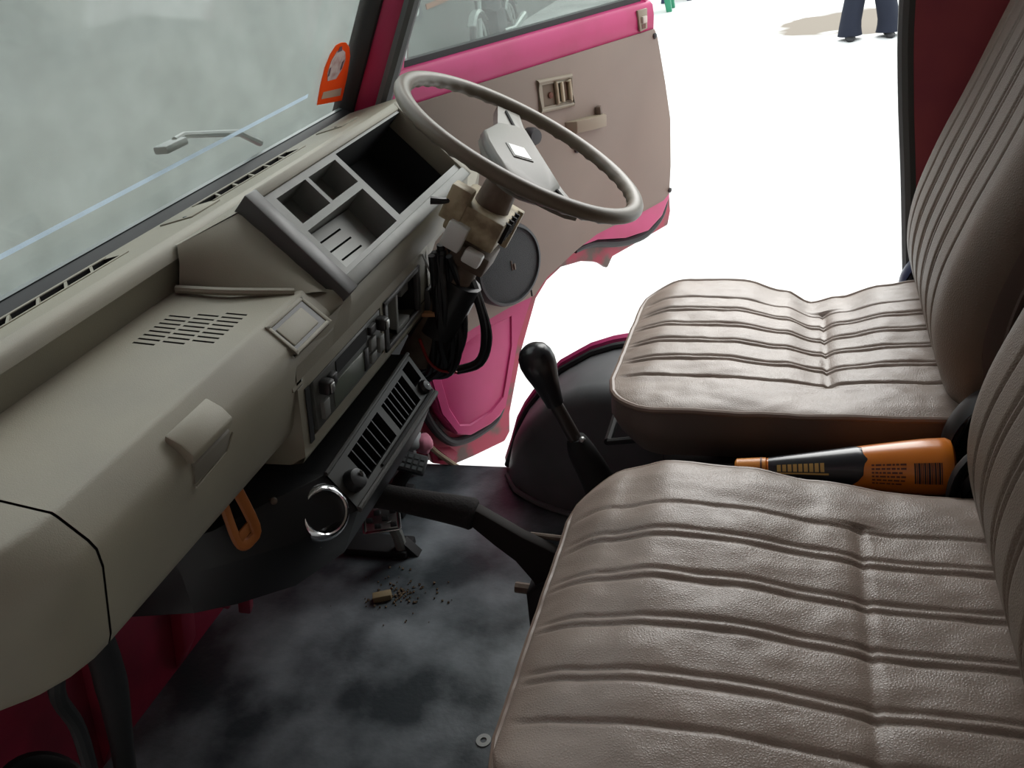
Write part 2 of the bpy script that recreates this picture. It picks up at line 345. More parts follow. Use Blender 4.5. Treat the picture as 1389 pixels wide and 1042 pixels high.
for i in range(12):
    y0 = 0.32 + 0.95 * i / 12; y1 = 0.32 + 0.95 * (i + 1) / 12
    a = 0.006; g.add([wsc(y0, zz[i] + 0.004, -0.0062), wsc(y1, zz[i + 1] + 0.004, -0.0062), wsc(y1, zz[i + 1] + 0.004 + a, -0.0062), wsc(y0, zz[i] + 0.004 + a, -0.0062)], [(0, 1, 2, 3)])
g.build('blue_tape_line', BLUETAPE, ws)
# orange sticker
def wpoly(pts, d): return [wsc(y, z, d) for y, z in pts]
st = [(1.295, 0.760), (1.396, 0.745), (1.394, 0.78), (1.384, 0.815), (1.370, 0.831), (1.352, 0.840), (1.333, 0.843), (1.314, 0.842), (1.300, 0.832), (1.291, 0.815), (1.290, 0.79)]
t = thing('windscreen_sticker', 'arched orange sticker on the corner of the windscreen glass', 'sticker', wsc(1.33, 0.76))
g = G(); g.loft([wpoly(st, 0.0008), wpoly(st, 0.0018)]); g.build('backing', ORANGE, t)
bl = [(1.312, 0.792), (1.345, 0.789), (1.360, 0.800), (1.366, 0.813), (1.356, 0.826), (1.340, 0.833), (1.322, 0.833), (1.308, 0.822), (1.304, 0.806)]
g = G(); g.loft([wpoly(bl, 0.002), wpoly(bl, 0.0025)]); g.build('pale_print', STPALE, t)
for pts in ([(1.308, 0.799), (1.313, 0.800), (1.312, 0.812), (1.308, 0.811)], [(1.352, 0.800), (1.358, 0.802), (1.358, 0.814), (1.353, 0.812)], [(1.324, 0.831), (1.340, 0.831), (1.336, 0.838), (1.328, 0.838)]):
    g = G(); g.loft([wpoly(pts, 0.0027), wpoly(pts, 0.003)]); g.build('dark_mark', STDARK, t)
g = G(); q = [(1.304, 0.767), (1.382, 0.756), (1.380, 0.768), (1.306, 0.777)]; g.loft([wpoly(q, 0.002), wpoly(q, 0.0025)]); g.build('caption_band', mat('sticker_band', (0.5, 0.36, 0.26), 0.5), t)
# wiper outside
t = thing('wiper', 'grey windscreen wiper arm resting on the outside of the glass', 'wiper', wsc(1.18, 0.72, -0.02))
g = G(); g.tube([wsc(1.165, 0.728, -0.02), wsc(1.10, 0.757, -0.022), wsc(0.95, 0.793, -0.020), wsc(0.925, 0.795, -0.016)], [0.006, 0.005, 0.004, 0.004], 8); g.build('arm', mat('wiper_grey', (0.22, 0.24, 0.235), 0.5), t)
g = G(); g.box(wsc(0.915, 0.792, -0.014), (0.02, 0.045, 0.010)); g.build('blade_end', mat('wiper_grey', (0, 0, 0)), t, bevel=0.003)

# ================================================================== dashboard
D = thing('dashboard', 'long grey beige plastic dashboard under the windscreen', 'dashboard', (-0.6, 0.85, 0.5))
# defroster ridge with two slot vents
YA, YB = 0.30, 1.395
uy = lambda y: (y - YA) / (YB - YA)
g = G(); hv = [(uy(0.515), uy(0.735), 0.14, 0.46, 0.03), (uy(0.912), uy(1.145), 0.14, 0.46, 0.03)]
q = ((-0.717, YA, 0.7225), (-0.717, YB, 0.7225), (-0.630, YA, 0.739), (-0.630, YB, 0.739))
PR = holed(g, q, hv, (0.0, 0, -1), 1, 1)
g.loft([[V(p) for p in ((-0.630, y, 0.739), (-0.622, y, 0.7375), (-0.615, y, 0.731), (-0.613, y, 0.722), (-0.617, y, 0.718), (-0.622, y, 0.69), (-0.64, y, 0.67))] for y in (YA, YB)], closed=False)
rd = g.build('defroster_ridge', [DASH, BLACKM], D)
for (u0, u1, v0, v1, d) in hv:
    g = G()
    for (a, b, c, e) in ((u0, u1, v0 - 0.05, v0), (u0, u1, v1, v1 + 0.05)):
        pts = [PR(a - 0.004, c), PR(b + 0.004, c), PR(b + 0.004, e), PR(a - 0.004, e)]; g.loft([[p + V((0, 0, -0.001)) for p in pts], [p + V((0, 0, 0.0012)) for p in pts]])
    fr = g.build('vent_frame', DASH, rd, bevel=0.0006)
    k = 5
    for i in range(1, k + 1):
        u = u0 + (u1 - u0) * i / (k + 0.6)
        p = [PR(u, v0), PR(u + 0.004, v0), PR(u - 0.022, v1), PR(u - 0.026, v1)]
        g = G(); g.loft([[x + V((0, 0, 0.0005)) for x in p], [x + V((0, 0, -0.012)) for x in p]]); g.build('divider', DASH, rd)
for y in (0.835, 1.24):
    u = uy(y); p = [PR(u, 0.15), PR(u + 0.055, 0.15), PR(u + 0.055, 0.7), PR(u, 0.7)]
    g = G(); g.loft([[x + V((0, 0, -0.002)) for x in p], [x + V((0, 0, 0.0018)) for x in p]]); tb = g.build('cover_tab', DASH, rd, bevel=0.001)
    c = PR(u + 0.004, 0.55); g = G(); g.lathe(c + V((0, 0, 0.0015)), (0, 0, 1), [(0.0025, 0), (0.0025, 0.001)], 8); g.build('screw', BLACKP, rd)
# parcel tray, front pad and lower face on the passenger's side
prof = [(-0.622, 0.694), (-0.612, 0.690), (-0.505, 0.668)]
tq = ((-0.622, 0.388, 0.690), (-0.622, 0.745, 0.690), (-0.503, 0.388, 0.6675), (-0.503, 0.768, 0.6675))
g = G(); holes = []
for col in range(3):
    for row in range(8):
        v0 = 0.225 + col * 0.205; yy = 0.622 + col * 0.008 + row * 0.0086
        holes.append(((yy - 0.388) / 0.372, (yy + 0.0030 - 0.388) / 0.372, v0, v0 + 0.178, 0.01))
holed(g, tq, holes, (0, 0, -1)); g.build('parcel_tray', [DASH, BLACKM], D)
padp = [(-0.505, 0.6680), (-0.500, 0.6672), (-0.496, 0.664), (-0.478, 0.644), (-0.474, 0.636), (-0.4755, 0.62), (-0.499, 0.55), (-0.505, 0.540), (-0.52, 0.532), (-0.60, 0.53)]
g = G(); g.loft([[V((x, y, z)) for x, z in padp] for y in (0.388, 0.45, 0.52, 0.6, 0.685)] + [[V((x - 0.004, 0.7, z)) for x, z in padp]], closed=False)
g.loft([[V((x, y, z)) for x, z in padp[:6]] for y in (0.685, 0.70, 0.775)], closed=False)
g.build('front_pad', DASH, D, angle=60)
# seam and rounded end cap nearest the passenger's door
capp = [(-0.622, 0.690)] + padp
rings = []
for y, dx, dz in ((0.3855, 0, 0), (0.37, -0.001, 0), (0.35, -0.006, 0.001), (0.33, -0.016, 0.003), (0.31, -0.032, 0.007), (0.292, -0.056, 0.013), (0.280, -0.085, 0.022), (0.272, -0.12, 0.035)):
    rings.append([V((x + dx * (1 if i > 0 else 0.3), y, z + (dz if z < 0.6 else -dz * 0.35))) for i, (x, z) in enumerate(capp)])
g = G(); g.loft(rings, closed=False); g.build('end_cap', DASH, D, angle=60)
g = G(); g.loft([[V((x - 0.004 * (1 if x > -0.6 else 0), y, z - 0.003)) for x, z in capp] for y in (0.383, 0.391)], closed=False); g.build('seam', BLACKM, D)
# grab catch of the glove box
g = G(); g.loft([[V((x, y, z)) for x, z in ((-0.490, 0.650), (-0.486, 0.660), (-0.473, 0.651), (-0.465, 0.640), (-0.468, 0.632), (-0.478, 0.632))] for y in (0.499, 0.561)])
ct = g.build('glovebox_catch', DASH, D, bevel=0.002)
g = G(); g.loft([[V((x, y, z)) for x, z in ((-0.4755, 0.632), (-0.4725, 0.626), (-0.478, 0.608), (-0.482, 0.608))] for y in (0.504, 0.560)]); g.build('catch_plate', mat('shadow_beige', (0.15, 0.138, 0.11), 0.6), ct, bevel=0.001)  # recess shadow put into the plate's darker beige
g = G(); g.tube([(-0.4765, 0.5, 0.608), (-0.480, 0.506, 0.603), (-0.478, 0.553, 0.608), (-0.4735, 0.564, 0.622)], 0.0010, 6); g.build('catch_outline', DASH, ct)
# small blank switch plate in the pad
g = G(); g.prism(rrect(0.690, 0.757, -0.002, 0.032, 0.003), V((-0.494, 0, 0.660)) + V((0.0005, 0, 0.0005)), (0, 1, 0), (0.68, 0, -0.733), 0.001, -0.0012); sp = g.build('switch_recess', BLACKP, D)  # black sheet puts in the shadow gaps round the blank plate
g = G(); g.prism(rrect(0.693, 0.747, 0.003, 0.0275, 0.002), V((-0.494, 0, 0.660)), (0, 1, 0), (0.68, 0, -0.733), 0.0, -0.003); g.build('blank_plate', DASH, sp, bevel=0.001)
g = G()
for a, b, c, e in ((0.686, 0.762, -0.006, -0.001), (0.686, 0.762, 0.031, 0.035), (0.686, 0.691, -0.006, 0.035), (0.757, 0.762, -0.006, 0.035)):
    g.prism([(a, c), (b, c), (b, e), (a, e)], V((-0.494, 0, 0.660)), (0, 1, 0), (0.68, 0, -0.733), 0.003, -0.003)
g.build('switch_surround', DASH, sp, bevel=0.001)
# instrument hood: left cheek, top and right end
TL, TR, BL, BR = V((-0.572, 0.818, 0.745)), V((-0.572, 1.245, 0.745)), V((-0.480, 0.808, 0.643)), V((-0.480, 1.240, 0.643))
g = G()
ch = []
for s in range(9):
    t_ = s / 8
    bot = V((-0.617, 0.728, 0.690)).lerp(V((-0.500, 0.768, 0.665)), t_)
    top = V((-0.612, 0.742, 0.735)).lerp(TL, min(1, t_ * 1.9)) if t_ < 0.53 else TL.lerp(BL, (t_ - 0.53) / 0.47)
    mid = bot.lerp(top, 0.5) + V((0.006, -0.003, 0.006))
    ch.append([bot, bot.lerp(mid, .5) + V((0.001, -0.001, 0.001)), mid, top.lerp(mid, .45) + V((0, 0, 0.002)), top])
g.loft(ch, closed=False); g.build('hood_cheek', DASH, D, angle=70)
hfull = [(-0.616, 0.733), (-0.609, 0.727), (-0.602, 0.731), (-0.594, 0.744), (-0.586, 0.7485), (-0.572, 0.7465)]
rows = []
for y in (0.743, 0.76, 0.78, 0.80, 0.818, 1.25, 1.30):
    k = min(1.0, max(0.0, (y - 0.742) / 0.076)); fx = -0.612 + 0.040 * k
    rows.append([V((-0.616 + (x + 0.616) * (fx + 0.616) / 0.044, y, 0.733 + (z - 0.733) * k + 0.002 * (1 - k))) for x, z in hfull])
g = G(); g.loft(rows, closed=False)
g.build('hood_top', DASH, D, angle=60)
g = G()
ra = [(-0.503, 0.775, 0.6665), (-0.490, 0.775, 0.657), (-0.478, 0.775, 0.644), (-0.474, 0.775, 0.634), (-0.4755, 0.775, 0.62), (-0.482, 0.775, 0.60)]
rb_ = [(-0.486, 0.812, 0.652), (-0.474, 0.812, 0.654), (-0.466, 0.812, 0.645), (-0.467, 0.812, 0.636), (-0.470, 0.812, 0.628), (-0.482, 0.812, 0.60)]
g.loft([[V(a).lerp(V(b), t) for a, b in zip(ra, rb_)] for t in (0, 0.33, 0.66, 1)], closed=False)
g.build('hood_corner', DASH, D, angle=60)
G().box((-0.4945, 0.6935, 0.6075), (0.024, 0.025, 0.027)).build('panel_filler', DASH, D)
g = G(); g.add([TR, V((-0.60, 1.30, 0.745)), V((-0.60, 1.395, 0.715)), V((-0.50, 1.395, 0.62)), V((-0.485, 1.29, 0.60)), BR, V((-0.49, 1.245, 0.59)), V((-0.52, 1.395, 0.55))], [(0, 1, 4, 5), (1, 2, 3, 4), (5, 4, 6), (4, 3, 7, 6)]); g.build('hood_end', DASH, D)
lip = G(); lip.tube([(-0.615, 0.722, 0.694), (-0.56, 0.733, 0.685), (-0.505, 0.765, 0.669)], 0.0045, 8, 4); lip.build('tray_lip', DASH, D)
# cluster with pockets and gauge opening
cn = (TR - TL).cross(BL - TL).normalized(); cn = cn if cn.z > 0 else -cn
Lf = 0.016
q = [TL + cn * Lf, TR + cn * Lf, BL + cn * Lf, BR + cn * Lf]
U = lambda y: (y - 0.812) / 0.43
g = G(); hp = [(U(0.846), U(0.917), 0.10, 0.39, 0.034), (U(0.925), U(0.999), 0.10, 0.385, 0.034), (U(0.842), U(0.994), 0.46, 0.885, 0.045), (U(1.010), U(1.235), 0.06, 0.86, 0.085, 2)]
PC = holed(g, q, hp[:2], -cn, 1, 1) if False else holed(g, q, hp, -cn, 1, 1)
cl = g.build('instrument_cluster', [DASHG, DASHG, BLACKM], D)
def strip(name, a, b, c, e, h0, h1, m, par, bv=0.001):
    g = G(); p = [PC(a, c), PC(b, c), PC(b, e), PC(a, e)]; g.loft([[x + cn * h0 for x in p], [x + cn * h1 for x in p]]); return g.build(name, m, par, bevel=bv)
strip('bezel_side', -0.02, 0.035, -0.05, 1.06, -0.03, 0.004, DASHD, cl, 0.0015)
strip('bezel_top', 0.03, 1.0, -0.06, 0.035, -0.03, 0.003, DASH, cl, 0.003)
strip('bezel_bottom', 0.03, 1.0, 0.93, 1.05, -0.03, 0.004, DASHG, cl, 0.003)
strip('bezel_end', 0.975, 1.01, -0.05, 1.05, -0.03, 0.004, DASH, cl, 0.003)
# sloping coin shelf with three slots in the lower pocket
a = [PC(U(0.843), 0.47), PC(U(0.993), 0.47), PC(U(0.993), 0.88), PC(U(0.843), 0.88)]
pq = [a[0] - cn * 0.016, a[1] - cn * 0.036, a[3] - cn * 0.006, a[2] - cn * 0.040]
g = G(); hs = [(0.10, 0.60, 0.24, 0.285, 0.012), (0.12, 0.62, 0.52, 0.565, 0.012), (0.14, 0.64, 0.80, 0.845, 0.012)]
holed(g, pq, hs, -cn); g.build('coin_shelf', [mat('light_grey_shelf', (0.27, 0.275, 0.26), 0.5), BLACKM], cl)
for k, y in enumerate((0.885, 0.96)):
    pass
# face below the cluster and the radio panel
fp = [(-0.470, 0.655), (-0.466, 0.645), (-0.470, 0.628), (-0.482, 0.600)]
g = G(); g.loft([[V((x, y, z)) for x, z in fp] for y in (0.812, 0.85, 1.0, 1.15, 1.235)], closed=False)
rq = ((-0.482, 0.690, 0.600), (-0.482, 1.075, 0.600), (-0.498, 0.690, 0.508), (-0.498, 1.085, 0.508))
holed(g, rq, [(0.055, 0.56, 0.17, 0.86, 0.012), (0.60, 0.90, 0.20, 0.86, 0.035)], (-1, 0, 0), 1, 0)
g.loft([[V((x, y, z)) for x, z in ((-0.498, 0.508), (-0.503, 0.500), (-0.52, 0.497), (-0.62, 0.497))] for y in (0.690, 1.085)], closed=False)
g.add([(-0.482, 0.690, 0.600), (-0.498, 0.690, 0.508), (-0.52, 0.690, 0.497), (-0.60, 0.69, 0.497), (-0.6, 0.69, 0.6)], [(0, 1, 2, 3, 4)])
g.add([(-0.482, 1.075, 0.600), (-0.498, 1.085, 0.508), (-0.52, 1.085, 0.497), (-0.60, 1.085, 0.497), (-0.6, 1.075, 0.6)], [(0, 1, 2, 3, 4)])
g.add([(-0.482, 0.69, 0.60), (-0.482, 0.80, 0.60), (-0.470, 0.80, 0.64), (-0.474, 0.69, 0.636)], [(0, 1, 2, 3)])
g.build('centre_panel', [DASH, BLACKM], D, angle=50)
# lower fascia round the column opening
g = G(); g.loft([[V(p) for p in ((-0.482, y, 0.600), (-0.492, y, z), (-0.512, y, z - 0.004))] for y, z in ((1.07, 0.52), (1.085, 0.545), (1.10, 0.572), (1.13, 0.585), (1.235, 0.588))], closed=False); g.build('column_cowl', DASH, D, angle=60)
g = G(); g.box((-0.64, 1.24, 0.45), (0.06, 0.26, 0.28)); g.build('inner_frame', BLACKM, D)
g = G(); g.box((-0.585, 0.80, 0.58), (0.03, 0.60, 0.16)); g.build('inner_carrier', BLACKM, D)
for y, z in ((0.695, 0.645), (0.66, 0.575)):
    pass

# radio in the centre panel
rn = V((0.985, 0, -0.171)); rdn = (V((-0.498, 0, 0.508)) - V((-0.482, 0, 0.600))); rdn.normalize()
def RP(y, v): return V((-0.482 + (-0.016) * v, y, 0.600 - 0.092 * v))
R_ = thing('car_radio', 'worn grey car radio with dark dial and square knobs in the dashboard', 'radio', RP(0.80, 0.9))
def rbox(name, y0, y1, v0, v1, h0, h1, m, par, bv=0.001):
    g = G(); p = [RP(y0, v0), RP(y1, v0), RP(y1, v1), RP(y0, v1)]; g.loft([[x + rn * h0 for x in p], [x + rn * h1 for x in p]]); return g.build(name, m, par, bevel=bv)
RG = mat('radio_grey', (0.085, 0.09, 0.085), 0.4); RL = mat('radio_screen', (0.13, 0.15, 0.125), 0.25)
rbox('body', 0.722, 0.902, 0.18, 0.85, -0.012, 0.001, RG, R_)
rbox('slot', 0.775, 0.860, 0.22, 0.40, 0.0, 0.002, BLACKM, R_, 0)
rbox('display', 0.765, 0.850, 0.48, 0.80, 0.0, 0.0025, RL, R_)
rbox('button_black', 0.846, 0.858, 0.48, 0.78, 0.0, 0.004, BLACKP, R_)
for y in (0.732, 0.888):
    kb = rbox('knob', y, y + 0.014, 0.24, 0.42, 0.0, 0.014, BLACKP, R_, 0.003); rbox('cap', y + 0.003, y + 0.011, 0.27, 0.39, 0.013, 0.0155, STEEL, kb, 0.001)
    rbox('button', y, y + 0.014, 0.52, 0.75, 0.0, 0.006, mat('grey_button', (0.17, 0.175, 0.165), 0.4), R_)
rbox('button', 0.864, 0.880, 0.24, 0.36, 0, 0.006, BLACKP, R_); rbox('button', 0.864, 0.880, 0.42, 0.60, 0, 0.005, mat('grey_button', (0, 0, 0)), R_)
rbox('button', 0.864, 0.880, 0.64, 0.78, 0, 0.005, mat('grey_button', (0, 0, 0)), R_); rbox('button', 0.752, 0.766, 0.28, 0.44, 0, 0.008, BLACKP, R_, 0.002)
sl = rbox('side_slot', 0.703, 0.712, 0.16, 0.90, -0.001, 0.0015, BLACKM, R_, 0)
# ashtray hole beside the radio
A_ = thing('ashtray_socket', 'open square ashtray socket with a bright metal tab right of the radio', 'ashtray', RP(0.98, 0.9))
for (a, b, c, e) in ((0.915, 1.040, 0.15, 0.22), (0.915, 1.040, 0.84, 0.91), (0.915, 0.925, 0.15, 0.91), (1.030, 1.04, 0.15, 0.91)): rbox('rim', a, b, c, e, -0.004, 0.003, DASHD, A_)
rbox('inner_frame', 0.955, 0.962, 0.22, 0.84, -0.02, 0.001, DASHG, A_); rbox('inner_frame', 0.955, 1.0, 0.76, 0.84, -0.02, 0.001, DASHG, A_)
rbox('metal_tab', 0.963, 0.985, 0.30, 0.48, -0.018, -0.012, STEEL, A_); rbox('metal_tab', 1.000, 1.026, 0.24, 0.50, -0.016, -0.010, DASHG, A_)

# ================================================================== air conditioner unit under the dash
AC = thing('air_conditioner', 'black under-dash air conditioner with two slatted vents and round chrome outlet', 'air conditioner', (-0.55, 0.78, 0.35))
secs = [(0.555, (-0.590, 0.49), (-0.586, 0.45), (-0.590, 0.400)), (0.585, (-0.556, 0.487), (-0.550, 0.445), (-0.560, 0.388)), (0.65, (-0.527, 0.478), (-0.512, 0.422), (-0.533, 0.358)),
        (0.722, (-0.503, 0.462), (-0.473, 0.414), (-0.508, 0.348)), (0.85, (-0.503, 0.468), (-0.473, 0.414), (-0.508, 0.348)), (0.985, (-0.503, 0.477), (-0.473, 0.416), (-0.508, 0.352))]
g = G(); rows = []
for y, (tx, tz), (lx, lz), (bx, bz) in secs:
    rows.append([V((-0.70, y, tz)), V((tx, y, tz)), V((tx, y, tz - 0.001)), V((lx, y, lz + 0.001)), V((lx, y, lz)), V((bx, y, bz)), V((-0.70, y, bz - 0.02))])
    if abs(y - 0.722) < 1e-6 or y > 0.722:      # hollow behind the vent face
        ye = 0.7225 if y < 0.73 else (0.9845 if y > 0.98 else y)
        r_ = [V((-0.70, ye, tz)), V((tx, ye, tz)), V((tx - 0.034, ye, tz - 0.022)), V((lx - 0.034, ye, lz - 0.012)), V((lx, ye, lz)), V((bx, ye, bz)), V((-0.70, ye, bz - 0.02))]
        if y < 0.73: rows.append(r_)
        elif y > 0.98: rows.insert(len(rows) - 1, r_)
        else: rows[-1] = r_
g.loft(rows)
acb = g.build('case', mat('black_ac_plastic', (0.014, 0.015, 0.017), 0.42), AC, bevel=0.003)
fa, fb, fc, fd = V((-0.503, 0.722, 0.462)), V((-0.503, 0.985, 0.477)), V((-0.473, 0.722, 0.414)), V((-0.473, 0.985, 0.416))
fn = (fb - fa).cross(fc - fa).normalized(); fn = fn if fn.x > 0 else -fn
ACG = mat('ac_face_grey', (0.042, 0.042, 0.038), 0.5)
g = G(); hh = [(0.17, 0.52, 0.16, 0.80, 0.025), (0.57, 0.85, 0.16, 0.80, 0.025), (0.88, 0.97, 0.10, 0.55, 0.02)]
PF = holed(g, [x + fn * 0.002 for x in (fa, fb, fc, fd)], hh, -fn); g.build('vent_face', [ACG, BLACKM], AC)
g = G(); g.tube([fa + fn * 0.002, fb + fn * 0.002], 0.003, 8); g.tube([fc + fn * 0.002, fd + fn * 0.002], 0.004, 8); g.build('face_trim', ACG, AC)
g = G(); g.tube([PF(0.30, 0.89) + fn * 0.001, PF(0.98, 0.89) + fn * 0.001], 0.0022, 6); g.build('adjust_slot', BLACKM, AC)
for (u0, u1, k) in ((0.17, 0.52, 6), (0.57, 0.85, 6)):
    for i in range(1, k):
        u = u0 + (u1 - u0) * i / k; p = [PF(u - 0.0035, 0.16), PF(u + 0.0035, 0.16), PF(u + 0.0035, 0.80), PF(u - 0.0035, 0.80)]
        g = G(); g.loft([[x - fn * 0.016 for x in p], [x - fn * 0.003 for x in p]]); g.build('slat', BLACKP, AC)
c = PF(0.085, 0.55); g = G(); g.lathe(c, fn, [(0.014, 0), (0.014, 0.004), (0.012, 0.012), (0.009, 0.013)], 20); kb = g.build('knob', BLACKP, AC)
g = G(); g.box(c + fn * 0.0135 + (fb - fa).normalized() * 0.006, (0.003, 0.002, 0.010)); g.build('pointer', STEEL, kb)
c = PF(0.93, 0.70); g = G(); g.lathe(c, fn, [(0.010, 0), (0.010, 0.005), (0.007, 0.009), (0.002, 0.010)], 16); kb = g.build('knob', BLACKP, AC)
g = G(); g.lathe(c + fn * 0.0095, fn, [(0.002, 0), (0.001, 0.0015)], 8); g.build('pointer', STEEL, kb)
# round chrome outlet
c = V((-0.500, 0.694, 0.431)); an_ = V((0.80, -0.45, 0.42)).normalized()
g = G(); g.lathe(c - an_ * 0.012, an_, [(0.034, 0), (0.0335, 0.008), (0.031, 0.016), (0.0275, 0.0205), (0.0255, 0.0215), (0.0238, 0.020), (0.0225, 0.012)], 36, caps=False); og = g.build('round_outlet', CHROME, AC)
g = G(); g.lathe(c - an_ * 0.012, an_, [(0.0225, 0.0), (0.0225, 0.012), (0.0, 0.010)], 24); g.build('outlet_flap', BLACKM, og)
ax = an_.orthogonal().normalized(); g = G()
for k in range(3):
    d = Matrix.Rotation(k * math.pi / 3, 3, an_) @ ax; g.tube([c + an_ * 0.003 - d * 0.013, c + an_ * 0.003 + d * 0.013], 0.0012, 6)
g.build('outlet_star', DASHD, og)
g = G(); g.lathe(V((-0.514, 0.687, 0.389)), (0.9, -0.3, 0.2), [(0.005, -0.004), (0.005, 0.003), (0.003, 0.0045)], 10); g.build('screw', mat('dull_screw', (0.18, 0.2, 0.17), 0.5), AC)
g = G(); g.lathe(V((-0.527, 0.652, 0.476)), (0.9, -0.3, 0.4), [(0.004, -0.004), (0.004, 0.003), (0.002, 0.0045)], 10); g.build('screw', BROWNM, AC)
# lower-dash bits
t = thing('orange_bracket', 'orange brown U-shaped bracket hanging below the glove box edge', 'bracket', (-0.53, 0.60, 0.46))
g = G(); g.tube([(-0.533, 0.588, 0.530), (-0.532, 0.586, 0.482), (-0.531, 0.592, 0.466), (-0.529, 0.604, 0.463), (-0.527, 0.613, 0.472), (-0.530, 0.608, 0.530)], 0.0065, 8, 4, flat=0.5); g.build('strap', ORBR, t)
g = G(); g.box((-0.530, 0.599, 0.477), (0.003, 0.02, 0.012)); g.build('web', ORBR, t, bevel=0.001)
t = thing('heater_hose', 'thick black hose with a yellow connector down the pink bulkhead', 'hose', (-0.84, 0.60, 0.0))
g = G(); g.tube([(-0.700, 0.535, 0.47), (-0.725, 0.545, 0.36), (-0.765, 0.565, 0.26), (-0.80, 0.565, 0.14), (-0.84, 0.56, 0.0)], [0.010, 0.017, 0.019, 0.014, 0.012], 12, 5); g.build('hose', RUBBER, t)
g = G(); g.lathe((-0.700, 0.560, 0.385), (0.4, 0.2, 0.9), [(0.006, 0), (0.006, 0.016), (0.004, 0.022)], 10); g.build('connector', YEL, t)
t = thing('wiring_hose', 'thin black hose bending down beside the passenger end of the bulkhead', 'hose', (-0.80, 0.52, 0.0))
g = G(); g.tube([(-0.62, 0.52, 0.50), (-0.68, 0.49, 0.43), (-0.715, 0.47, 0.36), (-0.745, 0.49, 0.27), (-0.80, 0.505, 0.12), (-0.85, 0.51, 0.0)], 0.0085, 10, 5); g.build('hose', RUBBER, t)
t = thing('round_duct', 'round black ringed fitting low under the passenger end of the dash', 'duct', (-0.72, 0.385, 0.26))
ax = V((0.75, 0.25, 0.6)).normalized(); c = V((-0.70, 0.395, 0.285))
g = G(); g.lathe(c - ax * 0.05, ax, [(0.05, 0), (0.056, 0.04), (0.056, 0.05), (0.050, 0.053), (0.046, 0.045), (0.046, 0.02)], 32, caps=False); g.build('ring', BLACKP, t)
g = G(); g.lathe(c - ax * 0.05, ax, [(0.046, 0.02), (0.034, 0.040), (0.030, 0.042), (0.026, 0.034), (0.0, 0.030)], 32); g.build('cone', RUBBER, t)
g = G(); g.tube([(-0.75, 0.37, 0.24), (-0.84, 0.33, 0.12)], 0.02, 10); g.build('duct_tail', BLACKM, t)
for i, (p, s, r) in enumerate((((-0.755, 0.80, 0.22), (0.02, 0.035, 0.13), 0.5), ((-0.80, 0.86, 0.13), (0.02, 0.02, 0.10), 0.3))):
    t = tag(G().box(p, s, Euler((0.25, r, 0.3)).to_matrix()).build('metal_bracket', [REDPINK], bevel=0.004, loc=p), ('wide red painted bracket hanging at the bulkhead under the air conditioner', 'narrow red painted bracket near the floor mat edge under the air conditioner')[i], 'bracket')

# ================================================================== steering column and wheel
WC = V((-0.336, 1.110, 0.720)); WN = V((0.5553, 0.1071, 0.8247)); WA = V((0.8295, 0, -0.5585)); WB = V((-0.0598, 0.9942, -0.0889))
def WP(a, b, h=0.0): return WC + WA * a + WB * b + WN * h
SW = thing('steering_wheel', 'taupe two-spoke steering wheel with grey centre pad', 'steering wheel', WC - WN * 0.06)
g = G(); rings = []; n_ = 144; rr = 0.0108; RR = 0.1685
for i in range(n_):
    an = 2 * math.pi * i / n_; ring = []
    for k in range(14):
        ph = 2 * math.pi * k / 14; cr = math.cos(ph); sr = math.sin(ph)
        bmp = 1 + (0.16 * max(0, math.sin(an * 36)) if (sr < 0.2 and cr < 0.3) else 0)
        rad = RR + rr * cr * bmp; ring.append(WP(rad * math.cos(an), rad * math.sin(an), rr * 0.88 * sr * bmp))
    rings.append(ring)
rings.append(rings[0]); g.loft(rings, True, False); g.build('rim', WHEELP, SW, angle=60)
hub = [(-0.072, 0.136), (-0.040, 0.152), (-0.021, 0.102), (0.026, 0.011), (0.055, -0.041), (0.080, -0.080), (0.110, -0.116), (0.097, -0.130), (0.079, -0.136), (0.047, -0.141), (0.024, -0.141), (0.008, -0.132), (-0.015, -0.098), (-0.037, -0.060), (-0.050, -0.027), (-0.047, 0.042)]
g = G()
def hring(sc, h, pts=hub):
    cx_ = 0.002; cy_ = -0.035
    return [WP(cx_ + (x - cx_) * sc, cy_ + (y - cy_) * sc, h + 0.004) for x, y in pts]
pad = [(-0.047, 0.045), (-0.030, 0.072), (-0.014, 0.080), (0.024, 0.010), (0.053, -0.042), (0.073, -0.078), (0.070, -0.122), (0.047, -0.138), (0.024, -0.139), (0.008, -0.130), (-0.015, -0.097), (-0.037, -0.059), (-0.050, -0.026)]
g.loft([hring(1.0, -0.022), hring(1.0, -0.012), hring(0.985, -0.008)]); g.build('spoke_plate', HUBP, SW, angle=40)
g = G(); g.loft([hring(0.80, -0.034, pad), hring(0.95, -0.026, pad), hring(1.02, -0.014, pad), hring(0.99, -0.006, pad), hring(0.93, -0.0035, pad)]); hp_ = g.build('horn_pad', HUBP, SW, angle=40)
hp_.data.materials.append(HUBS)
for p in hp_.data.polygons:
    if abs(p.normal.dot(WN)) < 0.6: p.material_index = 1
g = G(); dm = [(-0.017, -0.037), (0.006, -0.016), (0.028, -0.052), (0.005, -0.075)]; cx_, cy_ = 0.0055, -0.045
g.loft([[WP(x, y, 0.0) for x, y in dm], [WP(cx_ + (x - cx_) * .95, cy_ + (y - cy_) * .95, 0.002) for x, y in dm]]); em = g.build('emblem_frame', HUBS, hp_)
g = G(); g.loft([[WP(cx_ + (x - cx_) * s, cy_ + (y - cy_) * s, h) for x, y in dm] for s, h in ((0.84, 0.001), (0.82, 0.0028))]); g.build('emblem', WHITEP, em)
